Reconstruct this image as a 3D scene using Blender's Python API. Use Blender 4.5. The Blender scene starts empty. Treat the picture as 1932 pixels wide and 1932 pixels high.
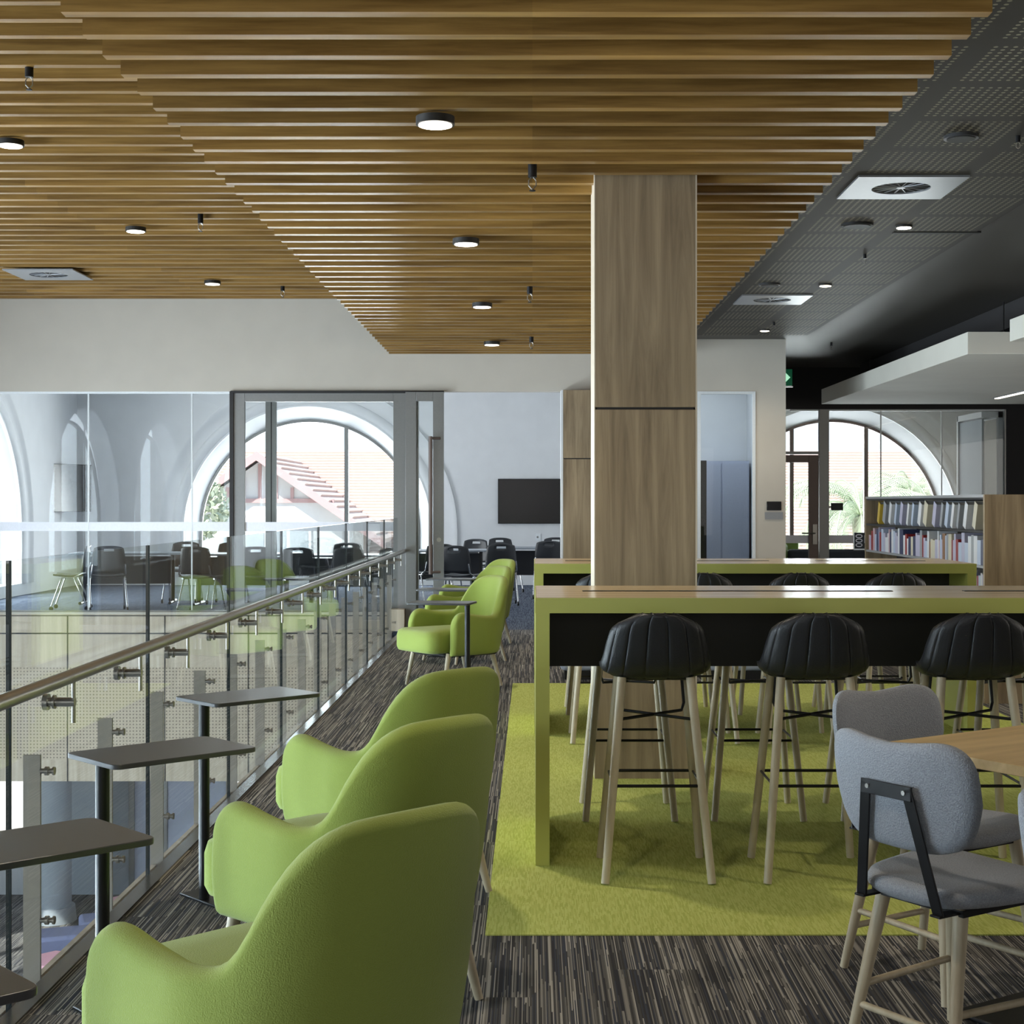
import bpy, math, random
from mathutils import Vector, Matrix
from math import sin, cos, pi, radians as R
random.seed(7)
S = bpy.context.scene
COL = S.collection
F_PX = 2870.0; PX0 = 1004.5; PY0 = 949.0; EYE = 1.42

# ------------------------------------------------------------------ camera
cd = bpy.data.cameras.new('camera'); cam = bpy.data.objects.new('camera', cd); COL.objects.link(cam)
cam.location = (0, 0, EYE); cam.rotation_euler = (pi/2, 0, 0)
cd.sensor_width = 36; cd.lens = 36*F_PX/1932
cd.shift_x = (966-PX0)/1932; cd.shift_y = -(966-PY0)/1932
cd.clip_start = .05; cd.clip_end = 400
S.camera = cam
# ------------------------------------------------------------------ world, sun, window and fill light, exposure
w = bpy.data.worlds.new('sky'); S.world = w; w.use_nodes = True
wn = w.node_tree.nodes; wl = w.node_tree.links; wn.clear()
wo = wn.new('ShaderNodeOutputWorld'); bg = wn.new('ShaderNodeBackground'); tc = wn.new('ShaderNodeTexCoord')
sep = wn.new('ShaderNodeSeparateXYZ'); rp = wn.new('ShaderNodeValToRGB')
rp.color_ramp.elements[0].position = .0; rp.color_ramp.elements[0].color = (.93, .96, 1, 1)
rp.color_ramp.elements[1].position = .6; rp.color_ramp.elements[1].color = (.50, .68, 1, 1)
wl.new(tc.outputs['Generated'], sep.inputs[0]); wl.new(sep.outputs['Z'], rp.inputs[0])
wl.new(rp.outputs[0], bg.inputs[0]); bg.inputs[1].default_value = 1.5; wl.new(bg.outputs[0], wo.inputs[0])
sd = bpy.data.lights.new('sun', 'SUN'); sd.energy = 10; sd.angle = R(.6); sd.color = (1, .96, .9)
so = bpy.data.objects.new('sun', sd); COL.objects.link(so)
so.rotation_euler = Vector((.34, .55, -.76)).to_track_quat('-Z', 'Y').to_euler()

def area(name, loc, direction, sx, sy, power, color):
    d = bpy.data.lights.new(name, 'AREA'); d.shape = 'RECTANGLE'; d.size = sx; d.size_y = sy
    d.energy = power; d.color = color
    o = bpy.data.objects.new(name, d); COL.objects.link(o); o.location = loc
    o.rotation_euler = Vector(direction).to_track_quat('-Z', 'Y').to_euler()
    return o
DAY = (.80, .90, 1)
for k, y in enumerate((2.0, 7.3, 12.6)):       # daylight standing in the arched windows of the left wall
    area('window_or_fill_light', (-8.7, y, 1.5), (1, 0, .0), 5.2, 4.0, 900, DAY)
    area('window_or_fill_light', (-8.6, y, -2.3), (1, 0, .35), 4.4, 2.8, 900, DAY)
area('window_or_fill_light', (-3.9, 27.2, 1.6), (0, -1, -.1), 5, 3.6, 850, (.96, .975, 1))
area('window_or_fill_light', (5.2, 27.2, 1.6), (0, -1, -.1), 5, 3.6, 650, (.96, .975, 1))
area('window_or_fill_light', (-8.7, 21.3, 1.6), (1, 0, -.1), 5, 3.6, 850, (.96, .975, 1))
area('window_or_fill_light', (0, -3.8, 1.7), (0, 1, -.15), 9, 2.2, 68, (1, .96, .9))  # unseen fill light added behind the camera; the rear wall has no window
area('window_or_fill_light', (9.3, 9, 1.6), (-1, 0, 0), 10, 2.2, 200, (1, .94, .86))  # unseen warm fill added along the right wall, which has no opening
area('office_fill_light', (1.9, 18.4, 3.2), (0, 0, -1), 1.2, 1.2, 22, DAY)  # unseen light added to brighten the room behind the glass door
S.view_settings.view_transform = 'Standard'; S.view_settings.look = 'None'
S.view_settings.gamma = 1; S.view_settings.use_curve_mapping = False
S.view_settings.exposure = 0.0
S.cycles.use_denoising = True
S.cycles.max_bounces = 9; S.cycles.diffuse_bounces = 4; S.cycles.glossy_bounces = 4
S.cycles.transparent_max_bounces = 24; S.cycles.sample_clamp_indirect = 6
S.cycles.caustics_reflective = False; S.cycles.caustics_refractive = False

# ------------------------------------------------------------------ materials
def mat(name, col, rough=.6, metal=0, spec=.5, emit=None, es=0, bump=0, bscale=60, coat=0, sheen=0):
    m = bpy.data.materials.new(name); m.use_nodes = True
    n = m.node_tree.nodes; l = m.node_tree.links; b = n['Principled BSDF']
    b.inputs['Base Color'].default_value = (*col, 1); b.inputs['Roughness'].default_value = rough
    b.inputs['Metallic'].default_value = metal; b.inputs['Specular IOR Level'].default_value = spec
    b.inputs['Coat Weight'].default_value = coat; b.inputs['Sheen Weight'].default_value = sheen
    if emit: b.inputs['Emission Color'].default_value = (*emit, 1); b.inputs['Emission Strength'].default_value = es
    t = n.new('ShaderNodeTexCoord'); no = n.new('ShaderNodeTexNoise'); no.inputs['Scale'].default_value = bscale
    no.inputs['Detail'].default_value = 3
    l.new(t.outputs['Object'], no.inputs['Vector'])
    mx = n.new('ShaderNodeMix'); mx.data_type = 'RGBA'; mx.inputs[6].default_value = (*[c*.93 for c in col], 1)
    mx.inputs[7].default_value = (*[min(1, c*1.07) for c in col], 1)
    l.new(no.outputs[0], mx.inputs[0]); l.new(mx.outputs[2], b.inputs['Base Color'])
    if bump:
        bp = n.new('ShaderNodeBump'); bp.inputs['Strength'].default_value = bump; bp.inputs['Distance'].default_value = .01
        l.new(no.outputs[0], bp.inputs['Height']); l.new(bp.outputs[0], b.inputs['Normal'])
    return m

def math_node(n, l, op, a, b=None):
    k = n.new('ShaderNodeMath'); k.operation = op
    for i, v in enumerate((a, b)):
        if v is None: continue
        if isinstance(v, (int, float)): k.inputs[i].default_value = v
        else: l.new(v, k.inputs[i])
    return k.outputs[0]

def wood(name, dark, light, scale=(1, 14, 14), rough=.45, block=0, rnd=.35, spec=.5, knots=False, fine=1.0):
    m = mat(name, light, rough, spec=spec); n = m.node_tree.nodes; l = m.node_tree.links
    b = n['Principled BSDF']
    for x in list(b.inputs['Base Color'].links): l.remove(x)
    t = n.new('ShaderNodeTexCoord'); mp = n.new('ShaderNodeMapping'); mp.inputs['Scale'].default_value = scale
    oi = n.new('ShaderNodeObjectInfo')
    l.new(t.outputs['Object'], mp.inputs['Vector'])
    ofs = n.new('ShaderNodeVectorMath'); ofs.operation = 'ADD'
    cmb = n.new('ShaderNodeCombineXYZ'); r = math_node(n, l, 'MULTIPLY', oi.outputs['Random'], 57.0)
    for i in range(3): l.new(r, cmb.inputs[i])
    l.new(mp.outputs[0], ofs.inputs[0]); l.new(cmb.outputs[0], ofs.inputs[1])
    no = n.new('ShaderNodeTexNoise'); no.inputs['Scale'].default_value = 1.3*fine; no.inputs['Detail'].default_value = 7
    no.inputs['Roughness'].default_value = .62; no.inputs['Distortion'].default_value = .6 if knots else .25
    l.new(ofs.outputs[0], no.inputs['Vector'])
    rmp = n.new('ShaderNodeValToRGB'); rmp.color_ramp.elements[0].position = .3; rmp.color_ramp.elements[1].position = .68
    rmp.color_ramp.elements[0].color = (*dark, 1); rmp.color_ramp.elements[1].color = (*light, 1)
    l.new(no.outputs[0], rmp.inputs[0])
    hsv = n.new('ShaderNodeHueSaturation'); l.new(rmp.outputs[0], hsv.inputs['Color'])
    if block:
        sx = n.new('ShaderNodeSeparateXYZ'); l.new(t.outputs['Object'], sx.inputs[0])
        q = math_node(n, l, 'FLOOR', math_node(n, l, 'MULTIPLY', sx.outputs['X'], block))
        wnz = n.new('ShaderNodeTexWhiteNoise'); wnz.noise_dimensions = '2D'
        c2 = n.new('ShaderNodeCombineXYZ'); l.new(q, c2.inputs[0]); l.new(r, c2.inputs[1]); l.new(c2.outputs[0], wnz.inputs['Vector'])
        src = wnz.outputs['Value']
    else: src = oi.outputs['Random']
    v = math_node(n, l, 'ADD', math_node(n, l, 'MULTIPLY', src, rnd), 1-rnd/2)
    l.new(v, hsv.inputs['Value']); l.new(hsv.outputs[0], b.inputs['Base Color'])
    return m

def glass(name, tint=(.86, .93, .93), ior=1.45, boost=1.0):
    m = bpy.data.materials.new(name); m.use_nodes = True; n = m.node_tree.nodes; l = m.node_tree.links; n.clear()
    o = n.new('ShaderNodeOutputMaterial'); mx = n.new('ShaderNodeMixShader'); tr = n.new('ShaderNodeBsdfTransparent')
    gl = n.new('ShaderNodeBsdfGlossy'); fr = n.new('ShaderNodeFresnel'); ge = n.new('ShaderNodeNewGeometry'); l.new(math_node(n, l, 'ADD', math_node(n, l, 'MULTIPLY', ge.outputs['Backfacing'], 1/ior-ior), ior), fr.inputs[0])
    tr.inputs[0].default_value = (*tint, 1); gl.inputs['Roughness'].default_value = 0.0
    no = n.new('ShaderNodeTexNoise'); no.inputs['Scale'].default_value = 2.0
    k = math_node(n, l, 'MULTIPLY', fr.outputs[0], math_node(n, l, 'ADD', math_node(n, l, 'MULTIPLY', no.outputs[0], .04), boost))
    l.new(k, mx.inputs[0]); l.new(tr.outputs[0], mx.inputs[1]); l.new(gl.outputs[0], mx.inputs[2]); l.new(mx.outputs[0], o.inputs[0])
    return m

def carpet(name, cols, freq, dash, tile=.25, bump=.3):
    m = mat(name, cols[0], .95, spec=.1); n = m.node_tree.nodes; l = m.node_tree.links; b = n['Principled BSDF']
    for x in list(b.inputs['Base Color'].links): l.remove(x)
    t = n.new('ShaderNodeTexCoord'); sx = n.new('ShaderNodeSeparateXYZ'); l.new(t.outputs['Object'], sx.inputs[0])
    X, Y = sx.outputs['X'], sx.outputs['Y']
    tx = math_node(n, l, 'FLOOR', math_node(n, l, 'DIVIDE', X, tile))
    ty = math_node(n, l, 'FLOOR', math_node(n, l, 'ADD', math_node(n, l, 'DIVIDE', Y, 1.0), math_node(n, l, 'MULTIPLY', tx, .37)))
    u = math_node(n, l, 'FLOOR', math_node(n, l, 'MULTIPLY', X, freq))
    wa = n.new('ShaderNodeTexWhiteNoise'); wa.noise_dimensions = '2D'
    ca = n.new('ShaderNodeCombineXYZ'); l.new(u, ca.inputs[0]); l.new(ty, ca.inputs[1]); l.new(ca.outputs[0], wa.inputs['Vector'])
    v = math_node(n, l, 'FLOOR', math_node(n, l, 'ADD', math_node(n, l, 'MULTIPLY', Y, dash), math_node(n, l, 'MULTIPLY', wa.outputs['Value'], 9.0)))
    wb = n.new('ShaderNodeTexWhiteNoise'); wb.noise_dimensions = '3D'
    cb = n.new('ShaderNodeCombineXYZ'); l.new(u, cb.inputs[0]); l.new(v, cb.inputs[1]); l.new(ty, cb.inputs[2]); l.new(cb.outputs[0], wb.inputs['Vector'])
    rmp = n.new('ShaderNodeValToRGB'); rmp.color_ramp.interpolation = 'CONSTANT'
    el = rmp.color_ramp.elements
    while len(el) < len(cols): el.new(.5)
    for i, c in enumerate(cols): el[i].position = i/len(cols); el[i].color = (*c, 1)
    l.new(wb.outputs['Value'], rmp.inputs[0]); l.new(rmp.outputs[0], b.inputs['Base Color'])
    bp = n.new('ShaderNodeBump'); bp.inputs['Strength'].default_value = bump; bp.inputs['Distance'].default_value = .004
    l.new(wb.outputs['Value'], bp.inputs['Height']); l.new(bp.outputs[0], b.inputs['Normal'])
    return m

M = {}
M['white'] = mat('white_paint', (.56, .515, .445), .8, bscale=3)
M['room_white'] = mat('cool_white_paint', (.70, .71, .72), .8, bscale=3)
M['dark_wall'] = mat('charcoal_paint', (.018, .016, .017), .75, bscale=4)
M['dark_ceiling'] = mat('charcoal_ceiling_paint', (.046, .040, .034), .5, bscale=4)
M['raft'] = mat('warm_white_raft_paint', (.66, .63, .56), .8, bscale=2)
M['slat'] = wood('golden_timber_slat', (.155, .078, .017), (.35, .20, .055), (1.2, 22, 22), .35, block=.55, rnd=.42)
M['slat_back'] = mat('dark_slat_backing', (.012, .01, .008), .9)
M['oak'] = wood('oak_laminate', (.17, .12, .07), (.38, .285, .175), (9, 9, .55), .5, knots=True, rnd=.12, fine=1.3)
M['oak_pale'] = wood('pale_oak_panel', (.40, .33, .24), (.62, .53, .41), (10, 10, .5), .5, rnd=.15)
M['top'] = wood('blonde_timber_top', (.54, .41, .235), (.76, .60, .38), (.9, 16, 16), .2, rnd=.1)
M['cafe_top'] = wood('honey_timber_top', (.50, .345, .15), (.74, .55, .28), (1.1, 12, 12), .38, rnd=.1)
M['leg'] = wood('pale_ash_leg', (.42, .35, .24), (.58, .50, .36), (22, 22, 1.5), .45, rnd=.15)
M['lime'] = mat('lime_laminate', (.46, .465, .115), .38, bscale=2)
M['black'] = mat('black_panel', (.012, .011, .011), .55)
M['blackmetal'] = mat('black_metal', (.015, .015, .017), .35, .4)
M['shell'] = mat('black_leatherette', (.013, .014, .018), .42, spec=.5, bump=.12, bscale=160)
M['green'] = mat('green_wool', (.30, .372, .078), .9, spec=.15, bump=.35, bscale=330, sheen=.25)
M['blue_grey'] = mat('blue_grey_felt', (.23, .24, .27), .95, spec=.15, bump=.5, bscale=260, sheen=.2)
n_ = M['blue_grey'].node_tree
for nd in n_.nodes:
    if nd.type == 'MIX': nd.inputs[6].default_value = (.175, .19, .225, 1); nd.inputs[7].default_value = (.47, .50, .555, 1)
M['table_dark'] = mat('charcoal_table_laminate', (.060, .060, .063), .28)
M['steel'] = mat('brushed_steel', (.42, .40, .37), .28, .95, bscale=30)
M['edge_steel'] = mat('edge_trim_steel', (.20, .20, .21), .22, .9)
M['alu'] = mat('silver_door_frame', (.25, .25, .245), .38, .55)
M['post'] = mat('stone_post', (.34, .30, .25), .75, bscale=8)
M['rubber'] = mat('dark_glass_edge', (.015, .022, .025), .25)
M['glass'] = glass('clear_glass', (.955, .975, .975), 1.45, .5)
M['rail_glass'] = glass('balustrade_glass', (.93, .955, .955), 1.45, .62)
M['frost'] = mat('frosted_band', (.80, .81, .87), .7)
M['joint'] = mat('pale_glass_joint', (.75, .78, .80), .5)
M['screen'] = mat('black_screen', (.012, .011, .013), .18)
M['plastic'] = mat('charcoal_plastic', (.022, .024, .030), .45)
M['chrome'] = mat('chrome_leg', (.6, .6, .62), .2, .9)
M['classtable'] = mat('grey_table_laminate', (.30, .33, .37), .35)
M['grille'] = mat('silver_diffuser_plate', (.36, .37, .39), .32, .45)
M['lamp_rim'] = mat('black_lamp_rim', (.015, .014, .013), .5)
M['lamp'] = mat('lamp_diffuser', (1, 1, 1), .5, emit=(1, .93, .80), es=9)
M['lamp_small'] = mat('small_lamp_diffuser', (1, 1, 1), .5, emit=(1, .88, .68), es=7)
M['strip'] = mat('strip_light_diffuser', (1, 1, 1), .5, emit=(1, .9, .75), es=3)
M['carpet'] = carpet('striped_carpet', [(.052, .050, .050), (.11, .106, .102), (.055, .060, .078), (.24, .226, .208), (.075, .073, .073), (.16, .152, .145), (.040, .040, .048), (.38, .36, .33)], 300, 2.0)
M['class_carpet'] = carpet('blue_grey_carpet', [(.07, .085, .12), (.10, .12, .16), (.05, .06, .09), (.13, .15, .19)], 110, 5)
M['rug'] = carpet('lime_carpet', [(.48, .53, .145), (.52, .57, .165), (.43, .485, .12), (.55, .61, .19)], 240, 22, bump=.4)
M['tile_roof'] = mat('terracotta_tiles', (.66, .52, .47), .8)
M['brick'] = mat('gable_render', (.60, .52, .50), .8)
M['fascia'] = mat('rose_fascia', (.50, .33, .33), .7)
M['frond'] = mat('palm_green', (.46, .52, .36), .6)
M['bark'] = mat('palm_bark', (.3, .24, .18), .9)
M['leafy'] = mat('hedge_green', (.46, .50, .36), .7)
M['lawn'] = mat('pale_paving', (.55, .52, .48), .9)
M['fold'] = mat('bronze_frame', (.16, .12, .105), .5, .3)
M['grey_wall'] = mat('blue_grey_render', (.40, .44, .48), .85, bscale=5)
M['pod'] = mat('pale_blue_vinyl', (.50, .54, .66), .5)
M['pink'] = mat('pink_felt', (.72, .38, .45), .9)
M['lilac'] = mat('lilac_felt', (.20, .22, .36), .9)
M['slate'] = mat('slate_fabric', (.055, .06, .075), .9)
M['moss'] = mat('moss_fabric', (.16, .24, .05), .9)
M['sign_green'] = mat('sign_green', (.0, .05, .02), .4, emit=(.0, .12, .05), es=.3)
M['sign_arrow'] = mat('sign_arrow', (.5, .9, .65), .4, emit=(.45, .95, .62), es=.8)
M['sign_text'] = mat('sign_lettering', (.60, .61, .65), .5)

# perforated ceiling
def perforated(name, base, hole, px, py, rad, tx=None, ty=None, ox=0, oy=0, axes='XY'):
    m = mat(name, base, .6); n = m.node_tree.nodes; l = m.node_tree.links; b = n['Principled BSDF']
    for x in list(b.inputs['Base Color'].links): l.remove(x)
    t = n.new('ShaderNodeTexCoord'); sx = n.new('ShaderNodeSeparateXYZ'); l.new(t.outputs['Object'], sx.inputs[0])
    A, B = sx.outputs[axes[0]], sx.outputs[axes[1]]
    def cell(c, p, o):
        f = math_node(n, l, 'FRACT', math_node(n, l, 'DIVIDE', math_node(n, l, 'SUBTRACT', c, o), p))
        return math_node(n, l, 'MULTIPLY', math_node(n, l, 'ABSOLUTE', math_node(n, l, 'SUBTRACT', f, .5)), p)
    da, db = cell(A, px, ox), cell(B, py, oy)
    d = math_node(n, l, 'SQRT', math_node(n, l, 'ADD', math_node(n, l, 'POWER', da, 2.0), math_node(n, l, 'POWER', db, 2.0)))
    h = math_node(n, l, 'LESS_THAN', d, rad)
    if tx:
        ma = math_node(n, l, 'LESS_THAN', cell(A, tx[0], ox), tx[1]); mb = math_node(n, l, 'LESS_THAN', cell(B, ty[0], oy), ty[1])
        h = math_node(n, l, 'MULTIPLY', h, math_node(n, l, 'MULTIPLY', ma, mb))
    mx = n.new('ShaderNodeMix'); mx.data_type = 'RGBA'; mx.inputs[6].default_value = (*base, 1); mx.inputs[7].default_value = (*hole, 1)
    l.new(h, mx.inputs[0]); l.new(mx.outputs[2], b.inputs['Base Color'])
    return m
M['perf'] = perforated('perforated_charcoal_tile', (.034, .029, .024), (.27, .245, .17), .04, .04, .0095, (.6, .262), (.61, .26), 1.8, 6.645)
M['perf_oak'] = perforated('perforated_oak', (.48, .40, .30), (.17, .135, .10), .037, .037, .008, axes='XZ')

# ------------------------------------------------------------------ mesh builder
class MB:
    def __init__(s): s.v = []; s.f = []
    def add(s, vs, fs, mtx=None):
        b = len(s.v)
        s.v += [tuple(mtx @ Vector(p)) if mtx else tuple(p) for p in vs]
        s.f += [tuple(b+i for i in f) for f in fs]; return s
    def box(s, x0, x1, y0, y1, z0, z1, mtx=None):
        return s.add([(x0,y0,z0),(x1,y0,z0),(x1,y1,z0),(x0,y1,z0),(x0,y0,z1),(x1,y0,z1),(x1,y1,z1),(x0,y1,z1)],
                     [(0,3,2,1),(4,5,6,7),(0,1,5,4),(1,2,6,5),(2,3,7,6),(3,0,4,7)], mtx)
    def cyl(s, p0, p1, r0, r1=None, n=14, caps=True):
        r1 = r0 if r1 is None else r1; p0, p1 = Vector(p0), Vector(p1); d = (p1-p0).normalized()
        a = d.orthogonal().normalized(); c = d.cross(a); vs = []
        for p, r in ((p0, r0), (p1, r1)):
            for i in range(n):
                t = 2*pi*i/n; vs.append(p+a*(r*cos(t))+c*(r*sin(t)))
        fs = [(i, (i+1) % n, n+(i+1) % n, n+i) for i in range(n)]
        if caps: fs += [tuple(range(n-1, -1, -1)), tuple(range(n, 2*n))]
        return s.add(vs, fs)
    def tube(s, pts, r, n=8):
        pts = [Vector(p) for p in pts]; vs = []; a = None
        for i, p in enumerate(pts):
            d = ((pts[min(i+1, len(pts)-1)]-pts[max(i-1, 0)])).normalized()
            if a is None: a = d.orthogonal().normalized()
            a = (a-d*a.dot(d)).normalized(); c = d.cross(a)
            vs += [p+a*(r*cos(2*pi*k/n))+c*(r*sin(2*pi*k/n)) for k in range(n)]
        fs = [(i*n+k, i*n+(k+1) % n, (i+1)*n+(k+1) % n, (i+1)*n+k) for i in range(len(pts)-1) for k in range(n)]
        fs += [tuple(range(n-1, -1, -1)), tuple((len(pts)-1)*n+k for k in range(n))]
        return s.add(vs, fs)
    def prism(s, poly, d0, d1, fn):          # poly of (u,v); fn(u,v,d)->xyz
        n = len(poly); vs = [fn(u, v, d0) for u, v in poly]+[fn(u, v, d1) for u, v in poly]
        return s.add(vs, [tuple(range(n)), tuple(range(2*n-1, n-1, -1))]+[(i, n+i, n+(i+1) % n, (i+1) % n) for i in range(n)])
    def grid(s, P):
        nr, nc = len(P), len(P[0])
        return s.add([p for row in P for p in row], [(i*nc+j, i*nc+j+1, (i+1)*nc+j+1, (i+1)*nc+j) for i in range(nr-1) for j in range(nc-1)])
    def build(s, name, m, parent=None, bevel=0, seg=2, smooth=False, solid=0, sub=0, flip=False, recalc=True):
        me = bpy.data.meshes.new(name); me.from_pydata(s.v, [], s.f)
        if recalc:
            import bmesh
            bm = bmesh.new(); bm.from_mesh(me); bmesh.ops.recalc_face_normals(bm, faces=bm.faces[:]); bm.to_mesh(me); bm.free()
        me.materials.append(M[m] if isinstance(m, str) else m)
        o = bpy.data.objects.new(name, me); COL.objects.link(o)
        if parent: o.parent = parent
        if solid:
            q = o.modifiers.new('thickness', 'SOLIDIFY'); q.thickness = solid; q.offset = 0; q.use_even_offset = False
        if bevel:
            q = o.modifiers.new('soft_edges', 'BEVEL'); q.width = bevel; q.segments = seg; q.limit_method = 'ANGLE'; q.angle_limit = R(35)
            q.harden_normals = False
        if sub:
            q = o.modifiers.new('smooth', 'SUBSURF'); q.levels = sub; q.render_levels = sub
        if smooth or bevel or sub:
            for p in me.polygons: p.use_smooth = True
            if not sub and not smooth:
                me.set_sharp_from_angle(angle=R(50))
            elif smooth: me.set_sharp_from_angle(angle=R(60))
        return o

def tag(o, label, cat, group=None, kind=None):
    o['label'] = label; o['category'] = cat
    if group: o['group'] = group
    if kind: o['kind'] = kind
    return o
def empty(name, loc=(0, 0, 0), rz=0):
    o = bpy.data.objects.new(name, None); COL.objects.link(o); o.location = loc; o.rotation_euler = (0, 0, rz)
    o.empty_display_size = .1; return o
def struct(o): o['kind'] = 'structure'; return o
KIDS = {}
def children(o): return [c for c in bpy.data.objects if c.parent == o]
def dup(o, parent=None):
    c = o.copy(); COL.objects.link(c)
    if parent is not None: c.parent = parent
    for ch in children(o): dup(ch, c)
    return c
def box(name, m, x0, x1, y0, y1, z0, z1, parent=None, bevel=0, **k):
    return MB().box(x0, x1, y0, y1, z0, z1).build(name, m, parent, bevel, **k)
def heading(fx, fy): return math.atan2(-fx, fy)      # rotation that turns local +Y to (fx, fy)
ORD = ['nearest', 'second', 'third', 'fourth', 'fifth', 'sixth', 'seventh', 'eighth', 'ninth', 'tenth', 'eleventh', 'twelfth', 'thirteenth',
       'fourteenth', 'fifteenth', 'sixteenth', 'seventeenth', 'eighteenth', 'nineteenth', 'twentieth', 'twenty-first', 'twenty-second', 'twenty-third',
       'twenty-fourth', 'twenty-fifth', 'twenty-sixth', 'twenty-seventh', 'twenty-eighth', 'twenty-ninth', 'thirtieth']

# ------------------------------------------------------------------ structure
YW, YB, XL, FE = 17.05, 26.3, -7.87, -1.44      # glazed wall, window wall, left wall, floor edge
struct(box('floor', 'carpet', FE, 9.5, -4, YW+.0, -.35, 0))
struct(box('floor_classroom', 'class_carpet', XL, 1.6, YW, YB, -.35, 0))
struct(box('floor_right', 'carpet', 1.6, 9.5, YW, YB, -.35, 0))
struct(box('floor_lower', 'carpet', XL, 3, -4, 19.6, -3.75, -3.6))
# window walls with round-headed openings
def arch_wall(name, fn, u0, u1, z0, z1, arches, r, zs, sill, th, m):
    """fn(u, z, depth)->xyz; arches = centres along u"""
    us = {u0, u1}
    for c in arches:
        for k in range(33): us.add(round(c-r*cos(pi*k/32), 5))
    us = sorted(us); mb = MB()
    def top(u, c): return zs+math.sqrt(max(0, r*r-(u-c)**2))
    for a, b in zip(us, us[1:]):
        mid = (a+b)/2; c = next((c for c in arches if abs(mid-c) < r), None)
        if c is None:
            if u0 <= a and b <= u1: mb.prism([(a, z0), (b, z0), (b, z1), (a, z1)], 0, th, fn)
        else:
            mb.prism([(a, top(a, c)), (b, top(b, c)), (b, z1), (a, z1)], 0, th, fn)
            if sill > z0: mb.prism([(a, z0), (b, z0), (b, sill), (a, sill)], 0, th, fn)
    return struct(mb.build(name, m))
def arch_path(c, r, zs, sill, n=40):
    pts = [(c-r, sill)]
    pts += [(c-r*cos(pi*k/n), zs+r*sin(pi*k/n)) for k in range(n+1)]
    pts += [(c+r, sill)]; return pts
def surround(name, fn, c, zs, sill, prof, m):
    rows = []
    P = [arch_path(c, r, zs, sill) for r, d in prof]
    for j in range(len(P[0])): rows.append([fn(P[i][j][0], P[i][j][1], prof[i][1]) for i in range(len(prof))])
    return struct(MB().grid(rows).build(name, m, smooth=True))
PROF = [(1.90, .38), (1.90, .34), (2.16, .02), (2.20, -.03), (2.27, -.05), (2.33, -.03), (2.34, -.012), (2.50, -.012), (2.53, -.05), (2.59, -.05), (2.60, .0)]
ZS, SILL = .95, .18
fb = lambda u, z, d: (u, YB+d, z)
fl = lambda u, z, d: (XL-d, u, z)
arch_wall('wall_back', fb, XL-.4, 9.8, -.35, 4.6, [-3.89, 5.23], 2.14, ZS, SILL, .36, 'room_white')
for i, c in enumerate((-3.89, 5.23)): surround('trim_%d' % (i+1), fb, c, ZS, SILL, PROF, 'room_white')
arch_wall('wall_left', fl, -4, YB+.4, -.35, 4.6, [2.0, 7.3, 12.6, 21.3], 2.14, ZS, SILL, .36, 'room_white')
for i, c in enumerate((12.6, 21.3)): surround('trim_%d' % (i+3), fl, c, ZS, SILL, PROF, 'room_white')
# lower storey left wall with tall windows
mb = MB()
for a, b in ((-4, .2), (3.8, 5.5), (9.1, 10.8), (14.4, 15.6), (19.2, 19.8)): mb.box(XL-.36, XL, a, b, -3.6, -.35)
for a, b in ((.2, 3.8), (5.5, 9.1), (10.8, 14.4), (15.6, 19.2)): mb.box(XL-.36, XL, a, b, -3.6, -3.3); mb.box(XL-.36, XL, a, b, -.9, -.35)
struct(mb.build('wall_lower', 'room_white'))
def window(idx, fn, c, mull, m='fold'):
    f = MB(); r = 1.90
    # frame ring
    po, pi_ = arch_path(c, r+.03, ZS, SILL-.0), arch_path(c, r-.015, ZS, SILL+.05)
    for (a, b, e, g) in zip(po, po[1:], pi_[1:], pi_): f.prism([a, b, e, g], .30, .36, fn)
    f.prism([(c-r, SILL), (c+r, SILL), (c+r, SILL+.06), (c-r, SILL+.06)], .30, .36, fn)
    for u in mull:
        h = ZS+math.sqrt(r*r-u*u)
        f.prism([(c+u-.035, SILL), (c+u+.035, SILL), (c+u+.035, h), (c+u-.035, h)], .27, .37, fn)
    o = struct(f.build('window_%d' % idx, m))
    g = MB(); pp = arch_path(c, r-.02, ZS, SILL+.03); g.prism(pp, .325, .335, fn); g.build('pane', 'glass', o)
    return o
window(1, fb, -3.89, (-.64, .64), 'alu'); window(2, fb, 5.23, (-.70, .60)); window(3, fl, 21.3, (-.64, .64), 'alu')
for k, c in enumerate((2.0, 7.3, 12.6)): window(4+k, fl, c, (-.64, .64), 'alu')
for k, (a, b) in enumerate(((.2, 3.8), (5.5, 9.1), (10.8, 14.4), (15.6, 19.2))):
    f = MB()
    for y in (a, (2*a+b)/3, (a+2*b)/3, b-.06): f.box(XL-.25, XL-.17, y, y+.06, -3.3, -.9)
    f.box(XL-.25, XL-.17, a, b, -3.3, -3.24); f.box(XL-.25, XL-.17, a, b, -.96, -.9)
    o = struct(f.build('window_%d' % (7+k), 'alu')); box('pane', 'glass', XL-.22, XL-.21, a+.05, b-.05, -3.25, -.95, o)
# roof and remaining shell
struct(box('ceiling', 'dark_ceiling', 1.4, 9.8, -4.4, 20.6, 3.256, 4.6))
struct(box('ceiling_classroom', 'room_white', XL-.4, 9.8, YW+.2, YB+.4, 4.0, 4.6))
struct(box('ceiling_void', 'slat_back', XL-.4, 1.4, -4.4, YW+.2, 3.86, 4.6))
struct(box('ceiling_backing', 'slat_back', -1.60, 1.56, -4.0, YW-.02, 3.20, 3.24))
struct(box('wall_rear', 'white', XL-.4, 9.8, -4.4, -4.0, -3.7, 3.9))
struct(box('wall_right', 'white', 9.5, 9.8, -4.4, YB, -.35, 4.0))
HD = 2.67
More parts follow.
